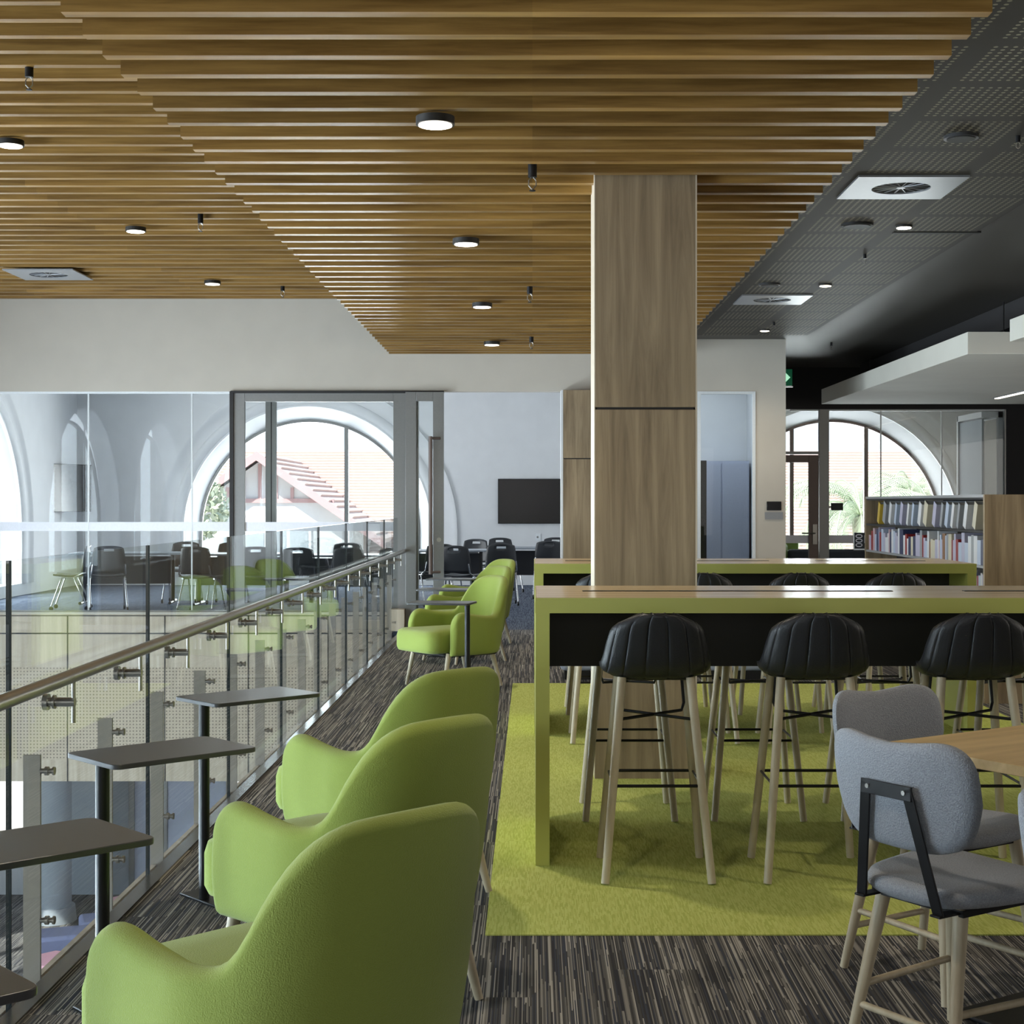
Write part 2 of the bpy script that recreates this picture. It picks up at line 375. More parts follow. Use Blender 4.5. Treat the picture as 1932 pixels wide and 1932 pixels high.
# white bulkhead wall over the glazing
struct(box('wall_front', 'white', XL, 1.30, YW, YW+.14, HD, 3.9))
m_ = MB(); m_.box(1.02, 1.85, YW, YW+.14, 0, 3.3); m_.box(1.85, 2.50, YW, YW+.14, HD, 3.3); m_.box(2.50, 2.84, YW, YW+.14, 0, 3.3)
struct(m_.build('wall_mid', 'white'))
struct(box('wall_partition', 'room_white', .95, 1.05, YW+.14, YB, 0, 4.0))
struct(box('wall_office', 'room_white', 1.05, 2.84, 19.6, 19.7, 0, 4.0))
struct(box('wall_office_side', 'room_white', 2.76, 2.84, YW+.14, 20.6, 0, 4.0))
m_ = MB(); m_.box(2.84, 9.5, 20.6, 20.75, HD+.02, 4.0); m_.box(6.43, 9.5, 20.6, 20.75, 0, HD+.02)
struct(m_.build('wall_dark', 'dark_wall'))
struct(box('ceiling_right', 'raft', 2.9, 9.5, 20.76, YB, 3.3, 4.0))
# lower rooms seen down through the void
struct(box('wall_void', 'oak_pale', XL, FE-.14, YW-.05, YW-.005, -1.69, .18))
VY = YW-.05
m_ = MB(); m_.box(XL, FE-.14, VY-.004, VY, -1.45, -.42)
struct(m_.build('wall_void_perforated', 'perf_oak'))
m_ = MB()
for px in (130, 313, 470, 620): 
    x = (px-PX0)*YW/F_PX; m_.box(x-.006, x+.006, VY-.006, VY+.001, -1.69, .16)
m_.box(XL, FE-.14, VY-.006, VY+.001, -.045, -.03); m_.box(XL, FE-.14, VY-.006, VY+.001, .155, .165)
struct(m_.build('trim_8', 'black'))
struct(box('trim_9', 'white', XL, FE-.14, YW-.07, YW+.14, .18, .20))
struct(box('wall_lower_back', 'grey_wall', -6.4, -3.95, 19.5, 19.65, -3.6, -1.2))
struct(box('ceiling_lower', 'white', XL, FE-.2, YW+.12, 19.65, -1.5, -1.38))
m_ = MB(); m_.box(XL, -6.4, 19.5, 19.65, -3.6, -3.1); m_.box(-3.95, -1.6, 19.5, 19.65, -1.5, -1.38)
struct(m_.build('wall_lower_end', 'room_white'))
struct(box('wall_lower_side', 'grey_wall', -1.75, -1.62, -4, 17.3, -3.6, -.35))
# rounded lower column
m_ = MB().cyl((-5.75, 18.3, -3.6), (-5.75, 18.3, -1.5), .20, n=24).cyl((-5.75, 18.3, -3.6), (-5.75, 18.3, -3.42), .26, .24, n=24)
o = m_.build('round_column', 'grey_wall', smooth=True)
tag(o, 'pale blue-grey round column on the lower floor under the oak bulkhead', 'column')
# floor edge trim and outer ledge
struct(box('trim_10', 'edge_steel', FE-.02, FE+.035, -3.9, YW, -.03, .006))
struct(box('trim_11', 'post', FE-.12, FE-.02, -3.9, YW, -.35, -.09))
struct(box('trim_12', 'oak_pale', FE-.14, FE-.12, -3.9, YW, -.45, -.08))
struct(box('floor_pad', 'oak_pale', -1.60, -1.42, 16.85, 17.04, .0, .24))

# lime carpet inset
o = box('carpet_inset', 'rug', -.155, 3.15, 4.99, 11.95, 0.0005, .005)
tag(o, 'large lime green carpet area under the two high tables', 'carpet')

# ------------------------------------------------------------------ slatted ceilings
def slats(name, x0, x1, y0, n, z, label, skip=None):
    root = empty(name, (0, y0, z))
    tag(root, label, 'ceiling panel')
    first = MB().box(x0, x1, 0, .056, 0, .11).build('slat', 'slat', root)
    cut = None
    for i in range(n):
        if i == 0: continue
        y = i*.25
        if skip and skip[0] < y0+y+.03 < skip[1]:
            if cut is None:
                cut = MB().box(x0, skip[2], 0, .056, 0, .11).build('slat', 'slat', root); cut.location = (0, y, 0)
                c2 = MB().box(skip[3], x1, 0, .056, 0, .11).build('slat', 'slat', root); c2.location = (0, y, 0)
            else:
                a = cut.copy(); COL.objects.link(a); a.location = (0, y, 0)
                a = c2.copy(); COL.objects.link(a); a.location = (0, y, 0)
        else:
            c = first.copy(); COL.objects.link(c); c.location = (0, y, 0)
    return root
CX0, CX1, CY0, CY1 = .322, .837, 7.81, 8.27
slats('slatted_ceiling', -1.595, 1.555, 3.142, 56, EYE+1.66, 'lower slatted timber ceiling raft of golden battens over the walkway', (CY0-.02, CY1+.02, CX0, CX1))
slats('slatted_ceiling', XL, -1.66, 4.40, 51, EYE+2.275, 'higher slatted timber ceiling of golden battens over the void at left')

# perforated charcoal ceiling panel
o = box('ceiling_perforated', 'perf', 1.45, 3.0, 3.0, 16.6, 3.25, 3.256); struct(o)

# ------------------------------------------------------------------ ceiling fittings
def lampobj(name, r, h, m, rim, power, spot=False):
    t = empty(name)
    MB().cyl((0, 0, 0), (0, 0, h), r, n=28).build('housing', rim, t, smooth=True)
    MB().cyl((0, 0, -.004), (0, 0, .002), r*.86, n=28).build('diffuser', m, t)
    d = bpy.data.lights.new('lamp_glow', 'SPOT'); d.energy = power; d.color = (1, .87, .68); d.shadow_soft_size = .06
    d.spot_size = R(130); d.spot_blend = .9
    lo = bpy.data.objects.new('lamp_glow', d); COL.objects.link(lo); lo.parent = t; lo.location = (0, 0, -.02)
    return t
big = lampobj('ceiling_lamp', .083, .034, 'lamp', 'lamp_rim', 95)
QL = ['nearest', 'second nearest', 'second farthest', 'farthest']
for i, y in enumerate((6.5, 9.5, 12.55, 15.55)):
    t = big if i == 0 else dup(big); t.location = (-.415, y, EYE+1.66-.045)
    tag(t, 'round surface lamp on the lower slatted ceiling, %s of its row' % QL[i], 'ceiling lamp', 'lamps on the lower slatted ceiling')
t = dup(big); t.location = (-.415, 3.5, EYE+1.66-.045)
tag(t, 'round surface lamp on the lower slatted ceiling above the nearest armchair', 'ceiling lamp', 'lamps on the lower slatted ceiling')
for i, (x, y) in enumerate(((-3.26, 9.5), (-3.26, 12.5), (-3.26, 15.5))):
    t = dup(big); t.location = (x, y, EYE+2.275-.045)
    tag(t, 'round surface lamp on the higher slatted ceiling at left, %s' % ['nearest, at the frame edge', 'middle one', 'farthest, close to the white wall'][i], 'ceiling lamp', 'lamps on the higher slatted ceiling')
small = lampobj('downlight', .055, .02, 'lamp_small', 'lamp_rim', 70)
for i, y in enumerate((10.04, 12.73, 16.06)):
    t = small if i == 0 else dup(small); t.location = (2.452, y, 3.236)
    tag(t, 'small recessed downlight in the charcoal ceiling, %s of the line' % ['nearest', 'middle', 'farthest'][i], 'downlight', 'downlights in the charcoal ceiling')
t = dup(small); t.location = (2.452, 5.0, 3.236)
tag(t, 'small downlight in the charcoal ceiling above the grey chairs', 'downlight', 'downlights in the charcoal ceiling')
# sprinklers / pendants heads
def sprinkler(z, s=1.0):
    t = empty('sprinkler_head')
    MB().cyl((0, 0, -.035), (0, 0, .05), .022, n=14).build('socket', 'blackmetal', t, smooth=True)
    m_ = MB()
    for sx in (-1, 1): m_.tube([(0.006*sx, 0, -.035), (.018*sx, 0, -.05), (.018*sx, 0, -.075), (0, 0, -.095)], .0035, 6)
    m_.build('yoke', 'steel', t)
    MB().cyl((0, 0, -.098), (0, 0, -.102), .016, n=12).build('deflector', 'blackmetal', t)
    return t
sp = sprinkler(0)
spots = [((0.0, 7.5), 3.06, 'dark sprinkler head on the lower slatted ceiling, nearest the column'), ((-.02, 11.67), 3.06, 'dark sprinkler head on the lower slatted ceiling, middle of three'),
         ((-.01, 15.2), 3.06, 'dark sprinkler head on the lower slatted ceiling, farthest of three'), ((-2.63, 7.95), 3.68, 'dark sprinkler head on the higher slatted ceiling, nearest the camera'),
         ((-2.64, 12.1), 3.68, 'dark sprinkler head on the higher slatted ceiling, middle one'), ((-2.62, 15.96), 3.68, 'dark sprinkler head on the higher slatted ceiling, farthest near white wall'),
         ((2.445, 11.19), 3.22, 'small sprinkler head in the charcoal ceiling between two downlights'), ((2.446, 15.4), 3.22, 'small sprinkler head in charcoal ceiling beside the farthest downlight'),
         ((3.42, 17.4), 3.22, 'small sprinkler head in the plain charcoal ceiling past the wall end'), ((2.42, 7.58), 3.22, 'small sprinkler head at the right edge of the charcoal ceiling')]
for i, ((x, y), z, lb) in enumerate(spots):
    t = sp if i == 0 else dup(sp); t.location = (x, y, z); tag(t, lb, 'sprinkler', 'sprinkler heads')
    if z > 3.1 and z < 3.5: t.scale = (.55, .55, .55); t.location.z = 3.236
# air diffusers
def diffuser(w):
    t = empty('air_diffuser'); h = w/2; r = w*.27
    n = 40; vs = []; fs = []
    for k in range(n):
        a = 2*pi*k/n; c, s_ = cos(a), sin(a); q = h/max(abs(c), abs(s_)); vs += [(q*c, q*s_, 0), (r*c, r*s_, 0)]
    for k in range(n): a, b = 2*k, 2*((k+1) % n); fs.append((a, b, b+1, a+1))
    MB().add(vs, fs).build('plate', 'grille', t, solid=.012)
    m_ = MB()
    for k in range(n):
        pass
    MB().cyl((0, 0, .003), (0, 0, .03), r, n=32).build('backing', 'black', t)
    m_ = MB()
    for k in range(16):
        a = 2*pi*k/16; mt = Matrix.Rotation(a, 4, 'Z') @ Matrix.Rotation(R(20), 4, 'X')
        m_.box(.02, r-.003, -.0035, .0035, -.001, .001, mt)
    m_.cyl((0, 0, -.004), (0, 0, .008), .025, n=16)
    m_.build('blades', 'grille', t)
    return t
df = diffuser(.62); df.location = (2.13, 8.79, 3.243)
tag(df, 'large square swirl air diffuser in charcoal ceiling, nearest the camera', 'air diffuser', 'square air diffusers')
t = dup(df); t.location = (2.15, 13.64, 3.243); tag(t, 'square swirl air diffuser in the charcoal ceiling near the white wall', 'air diffuser', 'square air diffusers')
t = dup(df); t.location = (-4.77, 15.0, 3.672); t.scale = (1.1, 1.1, 1); tag(t, 'square swirl air diffuser in the higher slatted ceiling at left', 'air diffuser', 'square air diffusers')
for (x, y, r, m, lb) in ((2.13, 9.98, .105, 'black', 'flat black round speaker in the charcoal ceiling beside a downlight'),
                         (2.136, 7.58, .085, 'table_dark', 'grey round speaker in the charcoal ceiling near the diffuser'),
                         (1.98, 12.7, .09, 'table_dark', 'dark grey round speaker in the charcoal ceiling by the slat ends')):
    t = empty('ceiling_speaker', (x, y, 3.235)); MB().cyl((0, 0, 0), (0, 0, .02), r, n=28).build('cover', m, t, smooth=True)
    MB().cyl((0, 0, -.004), (0, 0, .001), r*.82, n=28).build('mesh_grille', 'lamp_rim', t)
    tag(t, lb, 'speaker', 'ceiling speakers')
o = box('linear_slot_vent', 'black', 2.44, 3.03, 10.27, 10.32, 3.245, 3.258); tag(o, 'thin black linear slot vent in the charcoal ceiling', 'vent')

# suspended white rafts
def raft(x0, y0, y1, z, th, lb):
    o = box('ceiling_raft', 'raft', x0, 9.3, y0, y1, z, z+th, bevel=.004); tag(o, lb, 'ceiling raft', 'suspended white ceiling rafts')
    for x in (x0+.5, x0+2.5):
        for y in (y0+.6, y1-.6): MB().cyl((x, y, z+th), (x, y, 3.26), .006, n=6).build('hanger_rod', 'blackmetal', o)
    return o
raft(3.80, 13.28, 20.0, 2.72, .195, 'far white suspended ceiling raft with a strip light')
raft(3.85, 5.4, 12.27, 2.72, .18, 'near white suspended ceiling raft at the right frame edge')
t = empty('strip_light', (5.7, 16.6, 2.70)); box('housing', 'grille', -.035, .035, -2.1, 2.1, .005, .03, t); box('diffuser', 'strip', -.025, .025, -2.08, 2.08, -.004, .006, t)
tag(t, 'slim glowing strip light under the far white raft', 'strip light')
o = box('ceiling_duct', 'dark_wall', 4.35, 5.2, 11.3, 20.2, 3.02, 3.25); tag(o, 'black ceiling bulkhead box above the far white raft', 'duct')

# exit sign
t = empty('exit_sign', (2.912, 17.6, 2.865)); box('sign_face', 'sign_green', -.34, .09, -.03, .03, -.09, .10, t, bevel=.004)
ay = -.034
MB().prism([(-.05, -.012), (.01, -.012), (.01, -.05), (.065, .005), (.01, .06), (.01, .022), (-.05, .022)], 0, .004, lambda u, v, d: (u, ay-d, v)).build('arrow', 'sign_arrow', t)
m_ = MB(); m_.prism([(-.25, .03), (-.20, .05), (-.14, .02), (-.10, -.01), (-.12, -.02), (-.16, .0), (-.19, -.03), (-.15, -.07), (-.17, -.08), (-.23, -.03), (-.27, -.06), (-.29, -.05), (-.24, .0)], 0, .004, lambda u, v, d: (u, ay-d, v))
m_.cyl((-.185, ay, .068), (-.185, ay-.004, .068), .016, n=14); m_.build('running_figure', 'sign_arrow', t)
box('mount_bar', 'steel', -.34, .10, -.02, .02, -.105, -.095, t)
MB().cyl((-.1, 0, .1), (-.1, 0, .45), .008, n=8).build('hanger', 'blackmetal', t)
tag(t, 'green emergency exit sign with white arrow, mostly hidden behind the white wall', 'exit sign')

# ------------------------------------------------------------------ column
t = empty('square_column', ((CX0+CX1)/2, (CY0+CY1)/2, 0)); hw, hd = (CX1-CX0)/2, (CY1-CY0)/2
box('lower_cladding', 'oak', -hw, hw, -hd, hd, 0, 1.900, t, bevel=.002)
box('upper_cladding', 'oak', -hw, hw, -hd, hd, 1.912, 3.25, t, bevel=.002)
box('shadow_gap', 'black', -hw+.008, hw-.008, -hd+.008, hd-.008, 1.895, 1.915, t)
m_ = MB(); m_.box(-hw-.004, -hw+.0, -hd+.0, hd, 0, 3.2); m_.box(hw, hw+.008, -hd+.0, hd, 0, 3.2); m_.build('side_panels', 'oak_pale', t)  # pale oak sides; the brightness from the windows is put into their colour
tag(t, 'square oak-clad structural column behind the near high table', 'column')
# oak clad column in the glazed wall
t = empty('wall_column', (.66, 16.95, 0)); box('cladding', 'oak', -.32, .36, -.12, .14, 0, 1.905, t); box('cladding', 'oak', -.32, .36, -.12, .14, 1.917, HD, t)
box('shadow_gap', 'black', -.31, .35, -.11, .13, 1.9, 1.92, t); box('edge_strip', 'room_white', -.345, -.321, -.12, .14, 0, HD, t)
tag(t, 'oak-clad pier at the classroom opening beside the wall screen', 'column')

# ------------------------------------------------------------------ glazed front
def X(px, y=YW): return (px-PX0)*y/F_PX
t = empty('glazed_partition', (0, YW+.05, 0))
for a, b in ((-7.86, -4.995), (-4.985, -3.832), (-3.822, -3.40)):
    box('glass_sheet', 'glass', a, b, -.006, .006, .20, HD, t)
box('frosted_band', 'frost', -7.86, -3.40, -.009, -.006, EYE-53*YW/F_PX, EYE-36*YW/F_PX, t)
for x in (-4.99, -3.827): box('joint', 'joint', x-.007, x+.007, -.012, .012, .20, HD, t)
box('head_channel', 'joint', -7.86, -3.40, -.03, .03, HD-.022, HD, t); box('sill_channel', 'alu', -7.86, -3.40, -.03, .03, .20, .215, t)
tag(t, 'frameless floor-to-head glass wall of the classroom with a frosted band', 'glass wall')
def door_leaf(name, x0, x1, y, st, lb, band=True):
    t = empty(name, ((x0+x1)/2, y, .2 if x0 < -1.5 else .01)); z0 = 0; z1 = HD-t.location.z-.01; h = (x1-x0)/2
    m_ = MB(); m_.box(-h, -h+st, -.025, .025, z0, z1); m_.box(h-st, h, -.025, .025, z0, z1)
    m_.box(-h+st, h-st, -.025, .025, z1-.105, z1); m_.box(-h+st, h-st, -.025, .025, z0, z0+.10)
    m_.build('door_frame', 'alu', t, bevel=.003)
    box('glass_sheet', 'glass', -h+st, h-st, -.004, .004, z0+.1, z1-.1, t)
    if band:
        for (a, b) in ((EYE-53*YW/F_PX, EYE-36*YW/F_PX),):
            box('frosted_band', 'frost', -h+st, h-st, -.007, -.004, a-t.location.z, b-t.location.z, t)
    tag(t, lb, 'door'); return t
door_leaf('sliding_door', X(440), X(764), YW+.02, .13, 'wide silver-framed sliding glass door left of the opening')
m_ = MB(); m_.box(X(434), X(441), YW-.03, YW+.12, .0, HD); struct(m_.build('trim_13', 'black'))
struct(box('trim_14', 'alu', X(757), X(789), YW-.01, YW+.12, 0, HD))
t = empty('door_stile', (X(503), YW+.3, 0)); box('stile', 'alu', -.06, .06, -.03, .03, 0, HD-.01, t); box('shadow_strip', 'black', -.0, .012, -.032, -.029, 0, HD-.02, t)
tag(t, 'silver upright of a second sliding leaf behind the wide glass door', 'door')
struct(box('trim_15', 'black', X(436), X(838), YW-.04, YW+.0, HD-.02, HD+.005))
t = door_leaf('glass_door', X(766), X(838), YW-.06, .12, 'narrow open silver-framed glass door with a long pull handle', False)
m_ = MB(); hx = X(814)-t.location.x
m_.tube([(hx, -.10, EYE+(949-826)*YW/F_PX), (hx, -.10, EYE-(1084-949)*YW/F_PX)], .022, 12)
m_.cyl((hx, -.10, EYE+.71), (hx+.1, -.02, EYE+.71), .014); m_.cyl((hx, -.10, EYE-.78), (hx+.1, -.02, EYE-.78), .014)
m_.build('pull_handle', 'fold', t, smooth=True)
MB().cyl((X(829)-t.location.x, -.024, 1.0), (X(829)-t.location.x, -.034, 1.0), .025, n=16).build('lock', 'steel', t)
# office glass door in the white wall
t = empty('office_door', (2.175, YW+.02, 0))
m_ = MB(); m_.box(-.325, .325, -.03, .03, HD-.03, HD); m_.box(.29, .325, -.03, .03, 0, HD-.03); m_.box(-.325, -.29, -.03, .03, 0, HD-.03); m_.build('door_frame', 'joint', t)
box('glass_sheet', 'glass', -.29, .29, -.005, .005, .01, HD-.03, t)
tag(t, 'white-framed glass door in the white wall right of the column', 'door')
o = box('tall_cupboard', 'black', 1.86, 2.05, 17.9, 18.4, 0, 1.92, bevel=.004); tag(o, 'tall dark cupboard behind the white-framed glass door', 'cupboard')
t = empty('blue_locker', (2.39, 19.35, 0)); box('body', 'pod', -.36, .34, -.2, .2, 0, 1.95, t); box('door', 'pod', -.35, -.02, -.215, -.2, .03, 1.92, t); box('door', 'pod', .0, .33, -.215, -.2, .03, 1.92, t)
tag(t, 'pale blue locker standing inside the office behind the glass door', 'locker')
def wallpanel(x, y, z, lb, bracket=False):
    t = empty('room_panel', (x, y, z)); box('screen', 'screen', -.082, .082, -.02, 0, .0, .10, t, bevel=.004)
    if not bracket: box('switch_plate', 'grille', -.1, .1, -.012, 0, -.10, -.02, t)
    else: box('bracket', 'steel', -.16, -.08, -.01, 0, .03, .06, t)
    tag(t, lb, 'control panel')
wallpanel((1460-PX0)*YW/F_PX, YW, EYE-(963-949)*YW/F_PX, 'small black room booking screen above a switch plate on white wall')
wallpanel((1579-PX0)*20.66/F_PX, 20.664, EYE-.1, 'small dark booking screen fixed to the far glass wall', True)

# right hand meeting room glazing at Y 20.6
YR = 20.6
t = empty('glazed_partition', (0, YR+.07, 0))
xs = [X(1549, YR), X(1664, YR), X(1779, YR), X(1897, YR)]
for a, b in zip(xs, xs[1:]): box('glass_sheet', 'glass', a+.004, b-.004, -.006, .006, .02, HD, t)
for x in xs[1:3]: box('joint', 'joint', x-.007, x+.007, -.012, .012, .02, HD, t)
box('frosted_band', 'frost', xs[0], xs[3], -.009, -.006, EYE-76*YR/F_PX, EYE-61*YR/F_PX, t)
box('head_channel', 'joint', xs[0]-.4, xs[3], -.03, .03, HD, HD+.02, t)
box('end_frame', 'alu', xs[3], xs[3]+.05, -.04, .04, 0, HD+.02, t)
tag(t, 'frameless glass wall of the meeting room behind the bookcase', 'glass wall')
t = empty('meeting_room_door', (X(1512, YR), YR+.06, 0)); q = X(1527, YR)-X(1512, YR)
m_ = MB(); m_.box(-.42, -.30, -.03, .03, 0, 2.07); m_.box(q, q+.13, -.03, .03, 0, 2.07); m_.box(-.3, q, -.03, .03, 1.97, 2.07); m_.box(-.3, q, -.03, .03, 0, .12)
m_.build('door_frame', 'fold', t, bevel=.004); box('glass_sheet', 'glass', -.3, q, -.004, .004, .12, 1.97, t)
m_ = MB(); m_.box(q+.14, q+.27, -.05, .05, 0, HD+.02); m_.box(-.42, q+.14, -.04, .04, 2.08, 2.12); m_.build('jamb', 'alu', t)
box('transom_glass', 'glass', -.42, q+.14, -.004, .004, 2.12, HD, t)
m_ = MB(); m_.box(q+.05, q+.11, -.045, -.03, .86, 1.13); m_.tube([(q+.08, -.07, 1.01), (q-.10, -.07, 1.01)], .01); m_.build('lever_handle', 'steel', t)
box('frosted_band', 'frost', -.3, q, -.007, -.004, EYE-76*YR/F_PX, EYE-61*YR/F_PX, t)
tag(t, 'brown-framed glass door of the meeting room left of the booking screen', 'door')
# side window frames of the meeting room
t = empty('side_glazing', (6.42, 20.8, 0))
for y in (0, .55, 1.15): box('mullion', 'room_white', -.05-.2*y, .03-.2*y, y, y+.07, 0, HD, t)
box('rail', 'room_white', -.28, .03, 0, 1.2, HD-.08, HD, t); box('pane', 'grey_wall', -.26, -.24, .05, 1.2, 0.1, HD-.1, t)
tag(t, 'white-framed narrow side window at right end of the meeting room', 'window')

# ------------------------------------------------------------------ balustrade
root = empty('glass_balustrade', (-1.5, 0, 0))
tag(root, 'glass balustrade with a round steel handrail along the floor edge', 'balustrade')
edges = [2.775, 4.35, 5.925, 7.5, 9.075, 10.65, 12.225, 13.8, 15.375, 16.9]
GT = 1.255
glob = {}
clampm = None
for a, b in zip(edges, edges[1:]):
    g = box('glass_panel', 'rail_glass', -.006, .006, a+.008, b-.008, -.06, GT, root)
    box('panel_edge', 'rubber', -.0075, .0075, a+.004, a+.0095, -.06, GT, g)
    for k, off in enumerate((.39, 1.20)):
        y = a+off
        if y > b-.1: continue
        p = box('post', 'post', -.085, -.032, y-.006, y+.006, -.40, .635, root)
        for z in (.585, .12):
            m_ = MB().cyl((-.034, y, z), (.010, y, z), .008, n=12).cyl((-.018, y, z), (-.007, y, z), .014, n=14).cyl((.006, y, z), (.012, y, z), .013, n=14)
            m_.build('clamp', 'steel', p, smooth=True)
        m_ = MB().cyl((-.02, y, .80), (.075, y, .80), .0145, n=12).cyl((-.022, y, .80), (-.007, y, .80), .026, n=14).cyl((.007, y, .80), (.014, y, .80), .022, n=14)
        m_.cyl((.070, y, .735), (.070, y, .875), .007, n=8)
        m_.build('handrail_bracket', 'steel', root, smooth=True)
MB().cyl((.075, 1.2, .885), (.075, 16.95, .885), .022, n=20).build('handrail', 'steel', root, smooth=True)

# ------------------------------------------------------------------ lounge armchairs
def se(t, p=2.4): return (1-min(1, abs(t))**p)**(1/p)
def armchair():
    t = empty('armchair')
    # plan path of the shell: left arm front -> back -> right arm front
    W, D, rc = .29, .30, .265
    path = []; prof = []
    L1 = (D+.24)-rc; L2 = pi/2*rc; L3 = 2*(W-rc)
    tot = 2*L1+2*L2+L3
    def pt(s):
        if s > tot/2: x, y, nx, ny = pt(tot-s); return -x, y, -nx, ny
        if s < L1: return -W-.012*(1-s/L1)*0, .24-s, -1, 0
        s -= L1
        if s < L2: a = s/rc; return -W+rc-rc*cos(a), -D+rc-rc*sin(a), -cos(a), -sin(a)
        s -= L2; return -W+rc+s, -D, 0, -1
    ns = 120; rows = []
    CP = [(0, .845), (.07, .843), (.12, .833), (.165, .803), (.205, .752), (.24, .685), (.268, .622), (.292, .582), (.32, .562), (.38, .556), (.45, .562), (.52, .573), (.58, .585),
          (.62, .588), (.65, .580), (.675, .560), (.695, .525), (.708, .48), (.714, .43)]
    def prof(m):
        m = max(0, min(m, CP[-1][0]))
        for i in range(len(CP)-1):
            if m <= CP[i+1][0]: break
        p0 = CP[max(i-1, 0)]; p1 = CP[i]; p2 = CP[i+1]; p3 = CP[min(i+2, len(CP)-1)]
        q = (m-p1[0])/(p2[0]-p1[0]); dm = p2[0]-p1[0]
        t1 = (p2[1]-p0[1])/(p2[0]-p0[0])*dm if i else 0; t2 = (p3[1]-p1[1])/(p3[0]-p1[0])*dm
        return p1[1]*(2*q**3-3*q**2+1)+t1*(q**3-2*q**2+q)+p2[1]*(-2*q**3+3*q**2)+t2*(q**3-q**2)
    for i in range(ns+1):
        q = i/ns; s = tot*(q-sin(2*pi*q)/(2*pi)*.75); x, y, nx, ny = pt(s)
        m = abs(s-tot/2); e = tot/2-m; h = prof(m*.714/(tot/2)); r = .033*(math.sqrt(max(.02, 1-(1-e/.035)**2)) if e < .035 else 1)
        bk = max(0, -ny); row = []
        def P_(off, z):
            lean = .11*max(0, z-.28)*(.25+.95*bk)+.03*bk*max(0, z-.62)
            bulge = .012*sin(pi*max(0, min(1, (z-.26)/max(.1, h-.26))))
            o_ = off+(bulge if off > 0 else 0)
            return (x+nx*(o_+lean*.9), y+ny*(o_+lean*1.2), z)
        b0 = .262
        row.append(P_(0, b0)); row.append(P_(r*.6, b0)); row.append(P_(r*.93, b0+.012))
        for j in range(1, 12): row.append(P_(r, b0+.012+(h-r-b0-.012)*j/11))
        for j in range(1, 10): a_ = pi*j/10; row.append(P_(r*cos(a_), h-r+r*sin(a_)))
        for j in range(0, 12): row.append(P_(-r, h-r-(h-r-b0-.012)*j/11))
        row.append(P_(-r*.6, b0)); row.append(P_(0, b0)); rows.append(row)
    mb = MB().grid(rows); nc = len(rows[0])
    mb.f.append(tuple(range(nc-1))); mb.f.append(tuple((len(rows)-1)*nc+k for k in range(nc-2, -1, -1)))
    o_ = mb.build('shell', 'green', t, smooth=True)
    # piping seam line on outer edge
    # seat cushion
    n = 40; out = []
    for (zz, sc) in ((.28, .90), (.285, .965), (.31, 1.0), (.40, 1.0), (.435, .97), (.452, .88), (.458, .6), (.46, .2)):
        ring = []
        for k in range(n):
            a = 2*pi*k/n; c, s_ = cos(a), sin(a)
            px = .278*sc*math.copysign(abs(c)**.32, c); py = .31*sc*math.copysign(abs(s_)**.32, s_)+.10
            px *= .88+.12*max(0, min(1, (py-.24)/.08))
            ring.append((px, py, zz))
        out.append(ring)
    mb = MB(); vs = [p for r_ in out for p in r_]
    fs = [(i*n+k, i*n+(k+1) % n, (i+1)*n+(k+1) % n, (i+1)*n+k) for i in range(len(out)-1) for k in range(n)]
    fs += [tuple(range(n-1, -1, -1)), tuple((len(out)-1)*n+k for k in range(n))]
    mb.add(vs, fs); mb.build('seat_cushion', 'green', t, smooth=True)
    box('underframe', 'black', -.235, .235, -.24, .26, .245, .285, t, bevel=.02)
    for sx in (-1, 1):
        for (x0, y0, x1, y1) in ((.245, .225, .262, .285), (.20, -.20, .235, -.27)):
            MB().cyl((sx*x0, y0, .275), (sx*x1, y1, 0), .021, .0125, n=16).build('leg', 'leg', t, smooth=True)
    return t
ac = armchair()
near = [((-.505, 3.13), 'lime green armchair nearest the camera, seen from behind'), ((-.51, 4.36), 'lime green armchair facing the balustrade, second in the near row'),
        ((-.515, 5.58), 'lime green armchair facing the balustrade, farthest of the near row')]
for i, ((x, y), lb) in enumerate(near):
    t = ac if i == 0 else dup(ac); t.location = (x, y, .001); t.rotation_euler = (0, 0, heading(-.72, .69)+(0, .02, -.03)[i])
    tag(t, lb, 'armchair', 'lime armchairs along the balustrade')
for i, (x, y) in enumerate(((-.60, 11.85), (-.60, 13.7), (-.58, 15.4))):
    t = dup(ac); t.location = (x, y, .001); t.rotation_euler = (0, 0, heading(-.80, -.60))
    tag(t, 'lime green armchair turned towards the camera, %s of the far group' % ['nearest', 'middle one', 'farthest'][i], 'armchair', 'lime armchairs along the balustrade')

